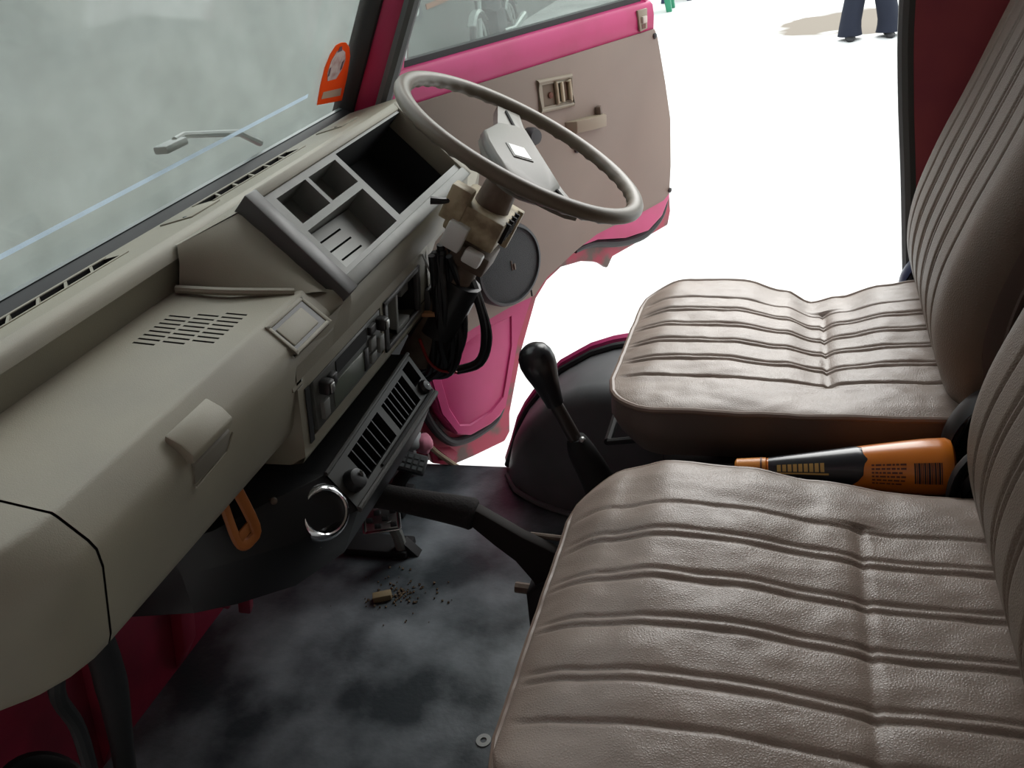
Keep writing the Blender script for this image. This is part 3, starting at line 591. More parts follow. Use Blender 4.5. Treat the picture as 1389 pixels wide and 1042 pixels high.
for pl_ in (((-0.055, 0.122), (-0.026, 0.064), (-0.015, 0.068)), ((0.072, -0.097), (0.096, -0.124), (0.104, -0.117))):
    g = G(); g.tube([WP(x, y, -0.0025) for x, y in pl_], 0.0022, 6); g.build('button_slot', BLACKM, SW)
for pl_ in (((-0.051, 0.121), (-0.038, 0.128), (-0.018, 0.078), (-0.025, 0.068)), ((0.076, -0.096), (0.084, -0.091), (0.103, -0.114), (0.097, -0.120))):
    g = G(); g.loft([[WP(x, y, -0.006) for x, y in pl_], [WP(x, y, -0.0022) for x, y in pl_]]); g.build('horn_button', HUBP, SW, bevel=0.0008)
SC = thing('steering_column', 'bare steering column with yellowed plastic switch block under the wheel', 'steering column', WC - WN * 0.36)
g = G(); g.tube([WC - WN * 0.045, WC - WN * 0.10, WC - WN * 0.36], [0.022, 0.026, 0.024], 14); g.build('column_tube', BROWNM, SC)
MW = Matrix((WA, WB, WN)).transposed()
g = G(); g.box(WC - WN * 0.115 + WA * -0.005 + WB * 0.0, (0.075, 0.095, 0.045), MW); sb = g.build('switch_block', IVORY, SC, bevel=0.004)
for i in range(4): G().box(WC - WN * (0.108) + WA * 0.034 + WB * (-0.03 + 0.018 * i), (0.008, 0.004, 0.03), MW).build('block_slot', BLACKM, sb)
G().box(WC - WN * 0.10 + WA * -0.038 + WB * -0.038, (0.03, 0.025, 0.05), MW).build('switch_arm', IVORY, SC, bevel=0.003)
G().box(WC - WN * 0.125 + WA * 0.0 + WB * 0.052, (0.08, 0.012, 0.06), MW).build('switch_plate', IVORY, SC, bevel=0.002)
g = G(); g.box(WC - WN * 0.135 + WA * -0.02 + WB * -0.055, (0.028, 0.018, 0.036), MW); g.build('white_connector', WHITEP, SC, bevel=0.002)
g = G(); g.box(WC - WN * 0.150 + WA * 0.014 + WB * -0.054, (0.026, 0.020, 0.020), MW); g.build('white_connector', WHITEP, SC, bevel=0.004)
g = G(); p0 = WC - WN * 0.098 + WA * -0.045 + WB * -0.045; g.tube([p0, p0 + V((-0.010, -0.010, 0.003)), p0 + V((-0.024, -0.014, 0.006))], [0.003, 0.0045, 0.0055], 8); g.build('stalk', BLACKP, SC)
g = G(); g.box(WC - WN * 0.165, (0.07, 0.07, 0.03), MW); g.build('clamp', BROWNM, SC, bevel=0.004)
g = G(); g.tube([WC - WN * 0.21 + WA * 0.01, WC - WN * 0.30 + WA * 0.01], 0.03, 12); g.build('lower_sleeve', BLACKP, SC)
LM = thing('wiring_loom', 'bundle of loose black wires hanging from the steering column', 'wires', (-0.52, 1.10, 0.38))
random.seed(21)
A_w = [V((-0.462, 1.050, 0.60)), V((-0.478, 1.055, 0.53)), V((-0.490, 1.062, 0.46)), V((-0.512, 1.072, 0.405)), V((-0.545, 1.085, 0.385))]
B_w = [V((-0.446, 1.062, 0.595)), V((-0.448, 1.075, 0.52)), V((-0.458, 1.085, 0.45)), V((-0.485, 1.10, 0.395)), V((-0.54, 1.115, 0.375))]
for k in range(13):
    f = k / 12; r = random.uniform(0.0045, 0.0075)
    pts = [a.lerp(b, f) + V((random.gauss(0, .004), random.gauss(0, .005), random.gauss(0, .004))) for a, b in zip(A_w, B_w)]
    g = G(); g.tube(pts, r, 8, 5); g.build('wire', WIREB, LM)
for pts, r in (([(-0.436, 1.08, 0.58), (-0.428, 1.09, 0.51), (-0.430, 1.10, 0.45), (-0.455, 1.115, 0.395), (-0.52, 1.13, 0.37)], 0.0055), ([(-0.434, 1.085, 0.57), (-0.424, 1.095, 0.50), (-0.426, 1.108, 0.44), (-0.452, 1.122, 0.388), (-0.50, 1.138, 0.365)], 0.0045)):
    g = G(); g.tube(pts, r, 8, 5); g.build('wire', WIREB, LM)
g = G(); g.tube([(-0.508, 1.045, 0.47), (-0.506, 1.055, 0.43), (-0.498, 1.07, 0.405), (-0.480, 1.088, 0.392)], 0.0022, 8, 5); g.build('red_wire', WIRER, LM)
g = G(); g.box((-0.51, 1.085, 0.49), (0.05, 0.05, 0.10)); g.build('relay', BLACKP, LM, bevel=0.006)
g = G(); g.box((-0.515, 1.05, 0.545), (0.04, 0.03, 0.05)); g.build('relay', BLACKM, LM, bevel=0.004)
g = G(); g.box((-0.475, 1.075, 0.520), (0.012, 0.016, 0.045), Euler((0.2, 0.4, 0)).to_matrix()); g.build('connector', WHITEP, LM, bevel=0.002)
g = G(); g.box((-0.49, 1.075, 0.505), (0.02, 0.05, 0.006)); g.build('copper_strip', mat('copper_strip', (0.5, 0.25, 0.12), 0.5), LM, bevel=0.001)
g = G(); g.tube([(-0.482, 1.055, 0.595), (-0.472, 1.06, 0.545), (-0.468, 1.066, 0.50), (-0.464, 1.07, 0.535), (-0.456, 1.075, 0.56)], 0.0015, 6); g.build('bare_wire', STEEL, LM)
g = G(); g.lathe((-0.515, 1.125, 0.395), (0, 0, -1), [(0.003, 0), (0.003, 0.02)], 8); g.build('terminal', mat('brass', (0.6, 0.4, 0.12), 0.35, 0.8), LM)

# ================================================================== open driver's door
H = V((-0.63, 1.45, 0)); du = V((0.5177, 0.8556, 0)); dz = V((0, 0, 1)); dn = V((0.8556, -0.5177, 0))
DR = thing('driver_door', 'open pink van door with tan door card', 'door', H)
def dprism(name, poly, d0, d1, m, par=None, bv=0.0):
    g = G(); g.loft([[H + du * s + dz * z + dn * d for s, z in poly] for d in (d0, d1)]); return g.build(name, m, par or DR, bevel=bv)
def DPt(s, z, d=0.0): return H + du * s + dz * z + dn * d
flange = [(-0.040, 0.775), (0.682, 0.775), (0.695, 0.683), (0.722, 0.60), (0.734, 0.516), (0.735, 0.40), (0.735, 0.283), (0.722, 0.251), (0.60, 0.246), (0.515, 0.243), (0.506, 0.234), (0.494, 0.222), (0.470, 0.243), (0.45, 0.254), (0.412, 0.269), (0.347, 0.279), (0.30, 0.265), (0.262, 0.238), (0.20, 0.14), (0.138, 0.009), (0.130, -0.035), (0.111, -0.051), (0.018, -0.040), (-0.043, -0.03), (-0.085, 0.0), (-0.10, 0.15), (-0.09, 0.28), (-0.045, 0.50)]
skin = dprism('outer_skin', flange, -0.055, -0.040, RUSTY, None, 0.004)
inner = [(-0.034, 0.772), (0.660, 0.772), (0.668, 0.683), (0.692, 0.60), (0.703, 0.516), (0.703, 0.40), (0.694, 0.335), (0.662, 0.298), (0.609, 0.279), (0.532, 0.288), (0.44, 0.316), (0.39, 0.320), (0.33, 0.318), (0.27, 0.300), (0.222, 0.264), (0.164, 0.187), (0.126, 0.105), (0.104, 0.055), (0.085, 0.040), (0.055, 0.034), (0.0, 0.036), (-0.035, 0.055), (-0.066, 0.12), (-0.076, 0.20), (-0.070, 0.30), (-0.036, 0.5)]
dprism('inner_frame', inner, -0.045, -0.006, PINK, None, 0.006)
# rubber seal along the edge of the inner frame
g = G(); g.tube([DPt(s, z, -0.030) for s, z in ((0.712, 0.37), (0.698, 0.312), (0.666, 0.281), (0.609, 0.264), (0.532, 0.274), (0.438, 0.304), (0.385, 0.307))], [0.007, 0.009, 0.011, 0.011, 0.010, 0.009, 0.007], 10, 5); g.build('seal', RUBBER, DR)
g = G(); g.tube([DPt(s, z, -0.030) for s, z in ((0.118, 0.06), (0.09, 0.025), (0.05, 0.016), (0.0, 0.018), (-0.045, 0.04), (-0.08, 0.11), (-0.09, 0.20), (-0.08, 0.32), (-0.046, 0.5))], 0.0095, 10, 5); g.build('seal', RUBBER, DR)
# belt panel, slightly proud and rolled at the top
g = G(); g.loft([[DPt(s, z, d) for z, d in ((0.712, -0.006), (0.716, -0.001), (0.745, 0.002), (0.765, 0.0), (0.775, -0.010), (0.777, -0.03))] for s in (-0.034, 0.2, 0.45, 0.652, 0.664)], closed=False); g.build('belt_panel', PINK, DR, angle=60)
# tan card
card = [(-0.030, 0.716), (0.664, 0.716), (0.672, 0.70), (0.690, 0.60), (0.701, 0.516), (0.693, 0.41), (0.682, 0.348), (0.66, 0.338), (0.59, 0.335), (0.50, 0.336), (0.426, 0.335), (0.363, 0.323), (0.31, 0.308), (0.265, 0.296), (0.221, 0.270), (0.15, 0.272), (0.05, 0.267), (-0.06, 0.256), (-0.058, 0.30), (-0.032, 0.48)]
dprism('door_card', card, -0.006, 0.002, TRIM, None, 0.0015)
# lower pressed panel with a recessed field
def ring_(pts, d): return [DPt(s, z, d) for s, z in pts]
o1 = [(-0.064, 0.262), (0.0, 0.268), (0.10, 0.272), (0.218, 0.268), (0.162, 0.188), (0.124, 0.105), (0.100, 0.056), (0.055, 0.040), (-0.004, 0.042), (-0.033, 0.060), (-0.061, 0.122), (-0.068, 0.20)]
o2 = [(-0.045, 0.228), (0.0, 0.240), (0.09, 0.252), (0.155, 0.250), (0.143, 0.185), (0.112, 0.112), (0.098, 0.082), (0.06, 0.064), (0.0, 0.062), (-0.026, 0.075), (-0.044, 0.125), (-0.049, 0.19)]
cx_, cz_ = 0.04, 0.16
o3 = [(cx_ + (s - cx_) * 0.84, cz_ + (z - cz_) * 0.84) for s, z in o2]
g = G(); g.loft([ring_(o1, -0.012), ring_(o1, -0.004), ring_(o2, -0.003), ring_(o3, -0.020)], True, False)
g.add(ring_(o3, -0.020), [tuple(range(len(o3)))]); g.build('lower_panel', PINK, DR, angle=25)
# speaker
c = DPt(0.146, 0.371, 0.0)
g = G(); g.lathe(c, dn, [(0.086, 0.0), (0.085, 0.022), (0.082, 0.030), (0.077, 0.031), (0.076, 0.026)], 48, caps=False); spk = g.build('speaker', mat('speaker_rim', (0.050, 0.052, 0.054), 0.5), DR)
g = G(); g.lathe(c, dn, [(0.0765, 0.026), (0.06, 0.029), (0.03, 0.031), (0.0, 0.0315)], 40); g.build('speaker_grille', mat('speaker_mesh', (0.032, 0.034, 0.035), 0.7, bump=0.8, bscale=900), spk)
g = G(); g.box(c + dn * 0.032, (0.002, 0.002, 0.02), None); g.box(c + dn * 0.032 + du * 0.006 - dz * 0.004, (0.004, 0.004, 0.012)); g.build('speaker_badge', BROWNM, spk)
g = G(); p = DPt(0.205, 0.285, 0.012); g.box(p, (0.003, 0.003, 0.014)); g.build('speaker_notch', BLACKM, spk)
g = G(); g.lathe(DPt(0.236, 0.385, 0.002), dn, [(0.003, 0), (0.003, 0.002), (0.001, 0.003)], 8); g.build('screw', STEEL, DR)
# inner handle in its cup
hq = ((0.312, 0.678), (0.384, 0.671), (0.383, 0.632), (0.311, 0.640))
g = G(); holed(g, (DPt(0.302, 0.686, 0.006), DPt(0.394, 0.678, 0.006), DPt(0.301, 0.632, 0.006), DPt(0.393, 0.624, 0.006)), [(0.1, 0.9, 0.12, 0.88, 0.003)], -dn, 1, 1)
hc = g.build('handle_cup', [mat('handle_frame', (0.26, 0.225, 0.16), 0.45), mat('handle_pit', (0.12, 0.085, 0.05), 0.6)], DR)
fr_ = [(0.302, 0.686), (0.394, 0.678), (0.393, 0.624), (0.301, 0.632)]
g = G(); g.tube([DPt(s, z, 0.004) for s, z in fr_], 0.005, 8, closed=True); g.build('cup_rim', mat('handle_frame', (0, 0, 0)), hc)
lv = [(0.348, 0.676), (0.385, 0.672), (0.384, 0.632), (0.348, 0.636)]
g = G(); g.tube([DPt(s, z, 0.007) for s, z in lv], 0.0045, 8, closed=True); g.build('lever', mat('cream_lever', (0.46, 0.40, 0.28), 0.45), hc)
g = G(); g.tube([DPt(0.362, 0.674, 0.008), DPt(0.362, 0.636, 0.008)], 0.004, 8); g.build('lever_bar', mat('cream_lever', (0, 0, 0)), hc)
g = G(); g.lathe(DPt(0.332, 0.655, 0.003), dn, [(0.006, 0), (0.006, 0.003), (0.003, 0.004)], 10); g.build('lever_screw', mat('rust', (0.12, 0.04, 0.02), 0.7), hc)
# pull
g = G(); g.loft([[DPt(s, z + zz, d) for z, d in ((0.590, 0.0), (0.590, dd), (0.566, dd * 0.9), (0.560, 0.0))] for s, dd, zz in ((0.365, 0.003, 0.004), (0.38, 0.022, 0.003), (0.43, 0.027, -0.001), (0.466, 0.024, -0.004), (0.478, 0.003, -0.005))]); pu = g.build('pull', mat('pull_taupe', (0.26, 0.215, 0.15), 0.5), DR, bevel=0.003)
g = G(); g.box(DPt(0.463, 0.592, 0.006), (0.012, 0.016, 0.022)); g.build('pull_pit', BROWNM, pu, bevel=0.003)
# window winder
g = G(); g.lathe(DPt(0.250, 0.555, 0.002), dn, [(0.02, 0), (0.018, 0.012), (0.010, 0.016)], 20); wd = g.build('winder', BLACKP, DR)
g = G(); g.tube([DPt(0.250, 0.555, 0.016), DPt(0.236, 0.600, 0.028)], [0.008, 0.007], 8); g.build('winder_arm', STEEL, wd)
g = G(); g.lathe(DPt(0.235, 0.603, 0.026), dn, [(0.008, 0), (0.0165, 0.006), (0.0175, 0.020), (0.014, 0.028), (0.0, 0.029)], 18); g.build('winder_knob', mat('dark_knob', (0.025, 0.024, 0.026), 0.5), wd)
g = G(); g.lathe(DPt(0.39, 0.532, 0.002), dn, [(0.007, 0), (0.007, 0.004), (0.003, 0.006)], 10); g.build('card_clip', BLACKP, DR)
# lock slide and clip
lk = [(0.608, 0.762), (0.640, 0.762), (0.636, 0.722), (0.612, 0.719)]
lkp = dprism('lock_plate', lk, 0.0, 0.006, mat('handle_frame', (0, 0, 0)), None, 0.002)
dprism('lock_slide', [(0.618, 0.748), (0.632, 0.748), (0.631, 0.735), (0.618, 0.735)], 0.005, 0.011, mat('silver_slide', (0.55, 0.52, 0.45), 0.4), lkp, 0.001)
dprism('lock_slot', [(0.618, 0.733), (0.630, 0.733), (0.629, 0.724), (0.618, 0.724)], 0.005, 0.0068, INK, lkp)
for s, z in ((0.662, 0.702), (0.683, 0.356)):
    g = G(); g.lathe(DPt(s, z, 0.001), dn, [(0.006, 0), (0.006, 0.003), (0.002, 0.005)], 10); g.build('card_clip', BLACKP, DR)
# window
g = G(); g.loft([[DPt(s, z, d) for z, d in ((0.772, -0.012), (0.786, -0.010), (0.788, -0.018), (0.772, -0.026))] for s in (0.005, 0.64)]); g.build('belt_seal', RUBBER, DR)
gl_ = [(0.02, 0.765), (0.625, 0.765), (0.615, 1.19), (0.16, 1.19)]
dprism('window_glass', gl_, -0.022, -0.018, GLASSD)
for a, b in (((0.0, 0.772), (0.150, 1.205)), ((0.150, 1.205), (0.630, 1.205)), ((0.630, 1.205), (0.655, 0.772))):
    g = G(); pa, pb_ = DPt(*a, -0.020), DPt(*b, -0.020); g.tube([pa, pb_], 0.016, 8, flat=0.8); g.build('window_frame', PINK, DR)
g = G(); g.loft([[DPt(s, z, d) for s, z in ((-0.034, 0.770), (0.012, 0.775), (0.075, 0.96), (0.055, 0.96))] for d in (-0.03, -0.012)]); g.build('front_quarter', PINK, DR, bevel=0.003)

# ================================================================== seats
def sstep(a, b, x):
    t = min(1, max(0, (x - a) / (b - a))); return t * t * (3 - 2 * t)
def lerp_tab(tab, x):
    if x <= tab[0][0]: return tab[0][1]
    for (a, b), (c, d) in zip(tab, tab[1:]):
        if x <= c:
            t = (x - a) / (c - a); t = t * t * (3 - 2 * t); return b + (d - b) * t
    return tab[-1][1]
def make_seat(name, label, yc, W, zfar, znear, crown, pleats, seam_x, seed, base_z, gd=0.0036):
    S = thing(name, label, 'seat', (0.05, yc, 0.30))
    x0, x1 = -0.226, 0.225; cr = 0.075
    NX, NY_ = 92, 220
    def halfw(x):
        d = x - x0
        return W - cr + math.sqrt(max(0, cr * cr - (cr - d) ** 2)) if d < cr else W
    def hgt(x, y):
        w = halfw(x); v = y / max(w, 1e-4)
        ze = lerp_tab(zfar, x) * (v + 1) / 2 + lerp_tab(znear, x) * (1 - v) / 2
        e = min(w - abs(y), (x - x0) * 1.0, 0.06); e = max(e, 0)
        q = 1 - e / 0.06
        z = ze + crown * math.sqrt(max(0, 1 - q * q))
        wv = 0.006 * noise.noise(V((x * 9, yc * 7, seed)))
        amp = sstep(0.0, 0.025, x - x0)
        for p in pleats:
            for ln_ in p:
                d = (y - ln_ - wv * 0.6); z -= gd * amp * math.exp(-(d / 0.0024) ** 2)
            if len(p) == 2: z += 0.0012 * amp * math.exp(-((y - (p[0] + p[1]) / 2 - wv * 0.6) / 0.004) ** 2)
        edges = sorted([sum(p) / len(p) for p in pleats])
        for a, b in zip(edges, edges[1:]):
            if a < y < b: z += 0.0016 * amp * math.sin(math.pi * (y - a) / (b - a)) ** 0.8
        if abs(y) < 0.137:
            z -= gd * 1.3 * math.exp(-((x - seam_x) / 0.004) ** 2)
            z -= gd * 0.8 * math.exp(-((x - seam_x) / 0.02) ** 2)
        z += 0.0022 * noise.noise(V((x * 16, y * 22, seed))) + 0.0010 * noise.noise(V((x * 45, y * 60, seed + 3)))
        return z
    g = G(); vs = []
    for i in range(NX + 1):
        x = x0 + (x1 - x0) * (i / NX) ** 1.15; w = halfw(x)
        for j in range(NY_ + 1):
            y = -w + 2 * w * j / NY_; vs.append(V((x, yc + y, hgt(x, y))))
    m_ = NY_ + 1
    fs = [(i * m_ + j, i * m_ + j + 1, (i + 1) * m_ + j + 1, (i + 1) * m_ + j) for i in range(NX) for j in range(NY_)]
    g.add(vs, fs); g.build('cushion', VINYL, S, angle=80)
    outl = [vs[i * m_] for i in range(NX, -1, -2)] + [vs[j] for j in range(0, m_, 4)] + [vs[i * m_ + NY_] for i in range(0, NX + 1, 2)]
    cen = V((0.0, yc, 0)); g = G()
    def ins(p, k, z): 
        q = V((p.x, p.y, 0)); d = (V((max(min(p.x, 0.2), x0 + cr), min(max(p.y, yc - W + cr), yc + W - cr), 0)) - q)
        if d.length > 1e-5: d.normalize()
        return V((p.x + d.x * k, p.y + d.y * k, z))
    g.loft([outl, [ins(p, -0.004, p.z - 0.03) for p in outl], [ins(p, 0.004, (p.z + base_z) / 2 - 0.012) for p in outl], [ins(p, 0.022, base_z) for p in outl]], closed=False)
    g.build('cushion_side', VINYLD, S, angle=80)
    g = G(); g.tube([p + V((0, 0, 0.0005)) for p in outl], 0.0042, 8); g.build('piping', PIPE, S)
    # backrest
    bx = [(0.40, 0.185), (0.44, 0.168), (0.50, 0.155), (0.56, 0.160), (0.63, 0.182), (0.70, 0.210), (0.80, 0.250), (0.92, 0.300), (1.02, 0.345)]
    Z0, Z1 = 0.405, 1.00; NZ = 70
    def bw(z):
        d = Z1 - z; r = 0.09
        w = W - 0.004
        if d < r: w = W - 0.004 - r + math.sqrt(max(0, r * r - (r - d) ** 2))
        b_ = z - Z0
        if b_ < 0.05: w -= 0.012 * (1 - b_ / 0.05) ** 2
        return w
    def bpt(z, y):
        x = lerp_lin(bx, z); w = bw(z); e = min(w - abs(y), 0.055, (Z1 - z) * 1.0); q = 1 - max(e, 0) / 0.055
        x += 0.042 * (1 - math.sqrt(max(0, 1 - q * q)))
        for p in pleats:
            for ln_ in p: x += 0.0042 * sstep(0.0, 0.05, z - Z0) * math.exp(-((y - ln_ * 0.97) / 0.0028) ** 2)
        x += 0.0015 * noise.noise(V((z * 8, y * 10, seed + 8)))
        return V((x, yc + y, z))
    g = G(); vs = []; NB = 170
    for i in range(NZ + 1):
        z = Z0 + (Z1 - Z0) * i / NZ; w = bw(z)
        for j in range(NB + 1): vs.append(bpt(z, -w + 2 * w * j / NB))
    m_ = NB + 1
    g.add(vs, [(i * m_ + j, i * m_ + j + 1, (i + 1) * m_ + j + 1, (i + 1) * m_ + j) for i in range(NZ) for j in range(NB)])
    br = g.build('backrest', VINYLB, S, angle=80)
    ol = [vs[i * m_] for i in range(0, NZ + 1, 2)] + [vs[NZ * m_ + j] for j in range(0, m_, 6)] + [vs[i * m_ + NB] for i in range(NZ, -1, -2)]
    g = G(); ctr = V((0, yc, 0.7))
    back = lambda p, dx, k: V((p.x + dx, yc + (p.y - yc) * k, p.z - dx * 0.25))
    g.loft([ol, [back(p, 0.02, 1.015) for p in ol], [back(p, 0.055, 1.015) for p in ol], [back(p, 0.085, 0.96) for p in ol]], closed=False)
    g.add([back(p, 0.085, 0.96) for p in ol], [tuple(range(len(ol)))])
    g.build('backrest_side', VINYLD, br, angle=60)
    g = G(); g.tube([back(p, 0.02, 1.016) for p in ol], 0.003, 6); g.build('backrest_seam', VINYLD, br)
    # base frame
    g = G(); g.box((0.02, yc, base_z - 0.012), (0.36, W * 1.7, 0.024)); g.build('seat_frame', BLACKP, S, bevel=0.004)
    g = G(); g.tube([(-0.245, yc - W * 0.55, base_z - 0.03), (-0.245, yc + W * 0.2, base_z - 0.03)], 0.006, 8); g.tube([(-0.245, yc - W * 0.55, base_z - 0.03), (-0.10, yc - W * 0.55, base_z - 0.01)], 0.005, 8); g.build('adjuster_bar', BLACKP, S)
    for sy in (-1, 1):
        g = G(); g.prism([(0.16, base_z - 0.02), (0.235, base_z - 0.02), (0.26, 0.46), (0.235, 0.50), (0.20, 0.46)], (0, yc + sy * (W + 0.004), 0), (1, 0, 0), (0, 0, 1), -0.004, 0.004); g.build('recliner', BLACKP, S, bevel=0.002)
    return S
def lerp_lin(tab, x):
    x = min(max(x, tab[0][0]), tab[-1][0])
    for i in range(len(tab) - 1):
        (a, b), (c, d) = tab[i], tab[i + 1]
        if x <= c:
            p, q = tab[max(i - 1, 0)], tab[min(i + 2, len(tab) - 1)]
            m0 = (d - p[1]) / (c - p[0]); m1 = (q[1] - b) / (q[0] - a); h = c - a; t = (x - a) / h
            return (2 * t ** 3 - 3 * t * t + 1) * b + (t ** 3 - 2 * t * t + t) * h * m0 + (3 * t * t - 2 * t ** 3) * d + (t ** 3 - t * t) * h * m1
    return tab[-1][1]
pn = [(-0.131,), (-0.091, -0.080), (-0.031, -0.020), (0.024, 0.035), (0.080, 0.091), (0.131,)]
make_seat('front_seat', 'brown vinyl passenger seat nearest the camera with pleated cushion', 0.590, 0.215,
          [(-0.226, 0.405), (-0.17, 0.425), (-0.12, 0.437), (-0.05, 0.432), (0.03, 0.418), (0.10, 0.405), (0.20, 0.402)],
          [(-0.226, 0.405), (-0.10, 0.415), (0.05, 0.405), (0.2, 0.40)], 0.018, pn, 0.064, 1.3, 0.335, 0.0025)
make_seat('front_seat', 'brown vinyl driver seat beside the open pink door with sagging cushion', 1.140, 0.205,
          [(-0.226, 0.408), (-0.17, 0.421), (-0.08, 0.419), (-0.01, 0.398), (0.03, 0.376), (0.07, 0.386), (0.13, 0.404), (0.2, 0.410)],
          [(-0.226, 0.424), (-0.10, 0.424), (0.02, 0.420), (0.2, 0.420)], 0.008, [(-0.125,), (-0.082, -0.072), (-0.028, -0.018), (0.024, 0.034), (0.074, 0.084), (0.125,)], 0.046, 5.1, 0.345)
# engine box the seats stand on
g = G(); g.prism([(-0.155, 0.0), (-0.14, 0.29), (-0.12, 0.305), (0.75, 0.305), (0.75, 0.0)], (0, NY, 0), (1, 0, 0), (0, 0, 1), 0, -(FY - NY - 0.02)); eb = struct(g.build('engine_box', mat('dark_carpet', (0.012, 0.012, 0.013), 0.9), bevel=0.005))
g = G(); g.box((0.10, 0.868, 0.335), (0.44, 0.100, 0.066)); g.build('centre_hump', mat('dark_carpet', (0, 0, 0)), eb, bevel=0.012)
# bottle between the seats
A0, A1 = V((-0.060, 0.872, 0.386)), V((0.170, 0.872, 0.4005)); bd = (A1 - A0).normalized(); L = (A1 - A0).length
B_ = thing('orange_bottle', 'orange plastic bottle lying on its side between the seats', 'bottle', A0.lerp(A1, 0.6) - V((0, 0, 0.03)))
rb = lambda t: lerp_lin([(0.036, 0.0125), (0.055, 0.0148), (0.08, 0.0176), (0.105, 0.0206), (0.13, 0.0236), (0.155, 0.0264), (0.18, 0.0290), (0.20, 0.0308), (0.222, 0.0315)], t)
g = G(); g.lathe(A0, bd, [(0.008, 0.034)] + [(rb(0.036 + 0.186 * i / 24), 0.036 + 0.186 * i / 24) for i in range(25)] + [(0.029, 0.227), (0.022, 0.230), (0.0, 0.228)], 40); g.build('body', BOTTLE, B_, angle=40)
g = G(); g.lathe(A0, bd, [(0.010, 0.0), (0.0125, 0.002), (0.0132, 0.030), (0.0132, 0.0345), (0.0125, 0.035)], 28); cp = g.build('cap', mat('orange_cap', (0.72, 0.27, 0.05), 0.35), B_)
g = G(); g.lathe(A0, bd, [(0.0136, 0.0285), (0.0136, 0.0305)], 28, caps=False); g.build('cap_ring', INK, cp)
ea = V((0, -0.55, 0.835)); ea = (ea - bd * ea.dot(bd)).normalized(); eb_ = bd.cross(ea)
def bpatch(g, t0, t1, a0, a1, off=0.0004, nt=4, na=6, edge=None):
    rings = []
    for i in range(nt + 1):
        t_ = t0 + (t1 - t0) * i / nt; row = []
        for j in range(na + 1):
            a = math.radians(a0 + (a1 - a0) * j / na)
            if edge: a = math.radians(a0 + (edge(t_) - a0) * j / na)
            r = rb(t_) + off; row.append(A0 + bd * t_ + (ea * math.cos(a) + eb_ * math.sin(a)) * r)
        rings.append(row)
    g.loft(rings, closed=False)
sgn = 1 if eb_.y < 0 else -1     # positive angles run towards the camera side
g = G(); bpatch(g, 0.037, 0.137, -150, 150, 0.0003, 16, 40, edge=lambda t: -150 + 300 * 1.0)
g = G(); rows = []
for i in range(21):
    t_ = 0.0375 + 0.105 * i / 20; hw = 178 * math.sqrt(max(0.0, 1 - ((t_ - 0.0375) / 0.105) ** 1.1)); row = []
    for j in range(33):
        a = math.radians(-hw + 2 * hw * j / 32); row.append(A0 + bd * t_ + (ea * math.cos(a) + eb_ * math.sin(a)) * (rb(t_) + 0.0004))
    rows.append(row)
g.loft(rows, closed=False); g.build('black_label', mat('label_black', (0.014, 0.016, 0.022), 0.3, coat=0.3), B_)
g = G()
for i in range(9):
    t0 = 0.047 + i * 0.0058; bpatch(g, t0, t0 + 0.0042, 5 * sgn, 34 * sgn, 0.0008, 2, 3)
bpatch(g, 0.044, 0.102, 38 * sgn, 44 * sgn, 0.0008, 8, 2); g.build('gold_lettering', GOLD, B_)
g = G(); tt = 0.188
for i, wd_ in enumerate((1.6, .8, 2.2, .8, .8, 1.6, .9, 2.2, 1.0, .7, 1.7, .8, 2.0, .9)):
    bpatch(g, tt, tt + wd_ * 0.001, 14 * sgn, 58 * sgn, 0.0005, 1, 6); tt += wd_ * 0.001 + 0.0007
g.build('barcode', BARINK, B_)
g = G(); random.seed(8)
for r_ in range(6):
    t_ = 0.146
    while t_ < 0.176:
        w_ = random.uniform(0.002, 0.006); bpatch(g, t_, t_ + w_, (14 + r_ * 9) * sgn, (18 + r_ * 9) * sgn, 0.0005, 1, 1); t_ += w_ + 0.0012
g.build('fine_print', INK, B_)
# belt hardware between the seats
t = thing('seat_belt_buckle', 'black seat belt stalk and buckle by the bottle base', 'seat belt', (0.18, 0.83, 0.36))
g = G(); g.tube([(0.20, 0.815, 0.34), (0.165, 0.825, 0.385), (0.170, 0.835, 0.425), (0.205, 0.845, 0.455), (0.235, 0.85, 0.44)], [0.016, 0.018, 0.018, 0.014, 0.012], 8, 5, flat=0.35); g.build('strap', WIREB, t)
g = G(); g.box((0.205, 0.846, 0.40), (0.045, 0.026, 0.055), Euler((0, 0.5, 0)).to_matrix()); g.build('buckle', BLACKP, t, bevel=0.006)
t = thing('seat_belt_strap', 'black seat belt webbing looped beside the driver seat recliner', 'seat belt', (0.20, 0.905, 0.36))
g = G(); g.tube([(0.17, 0.905, 0.35), (0.165, 0.908, 0.41), (0.185, 0.910, 0.455), (0.22, 0.912, 0.47), (0.27, 0.915, 0.43)], 0.018, 8, 5, flat=0.25); g.build('webbing', WIREB, t)
t = thing('belt_anchor', 'small black belt strap behind the driver seat at the door pillar', 'seat belt', (0.17, 1.385, 0.33))
g = G(); g.tube([(0.180, 1.385, 0.32), (0.166, 1.385, 0.37), (0.168, 1.385, 0.405), (0.19, 1.385, 0.44)], 0.018, 8, 4, flat=0.3); g.build('strap', NAVY, t)
g = G(); g.box((0.185, 1.392, 0.325), (0.03, 0.012, 0.03)); g.build('anchor', BLACKP, t, bevel=0.003)

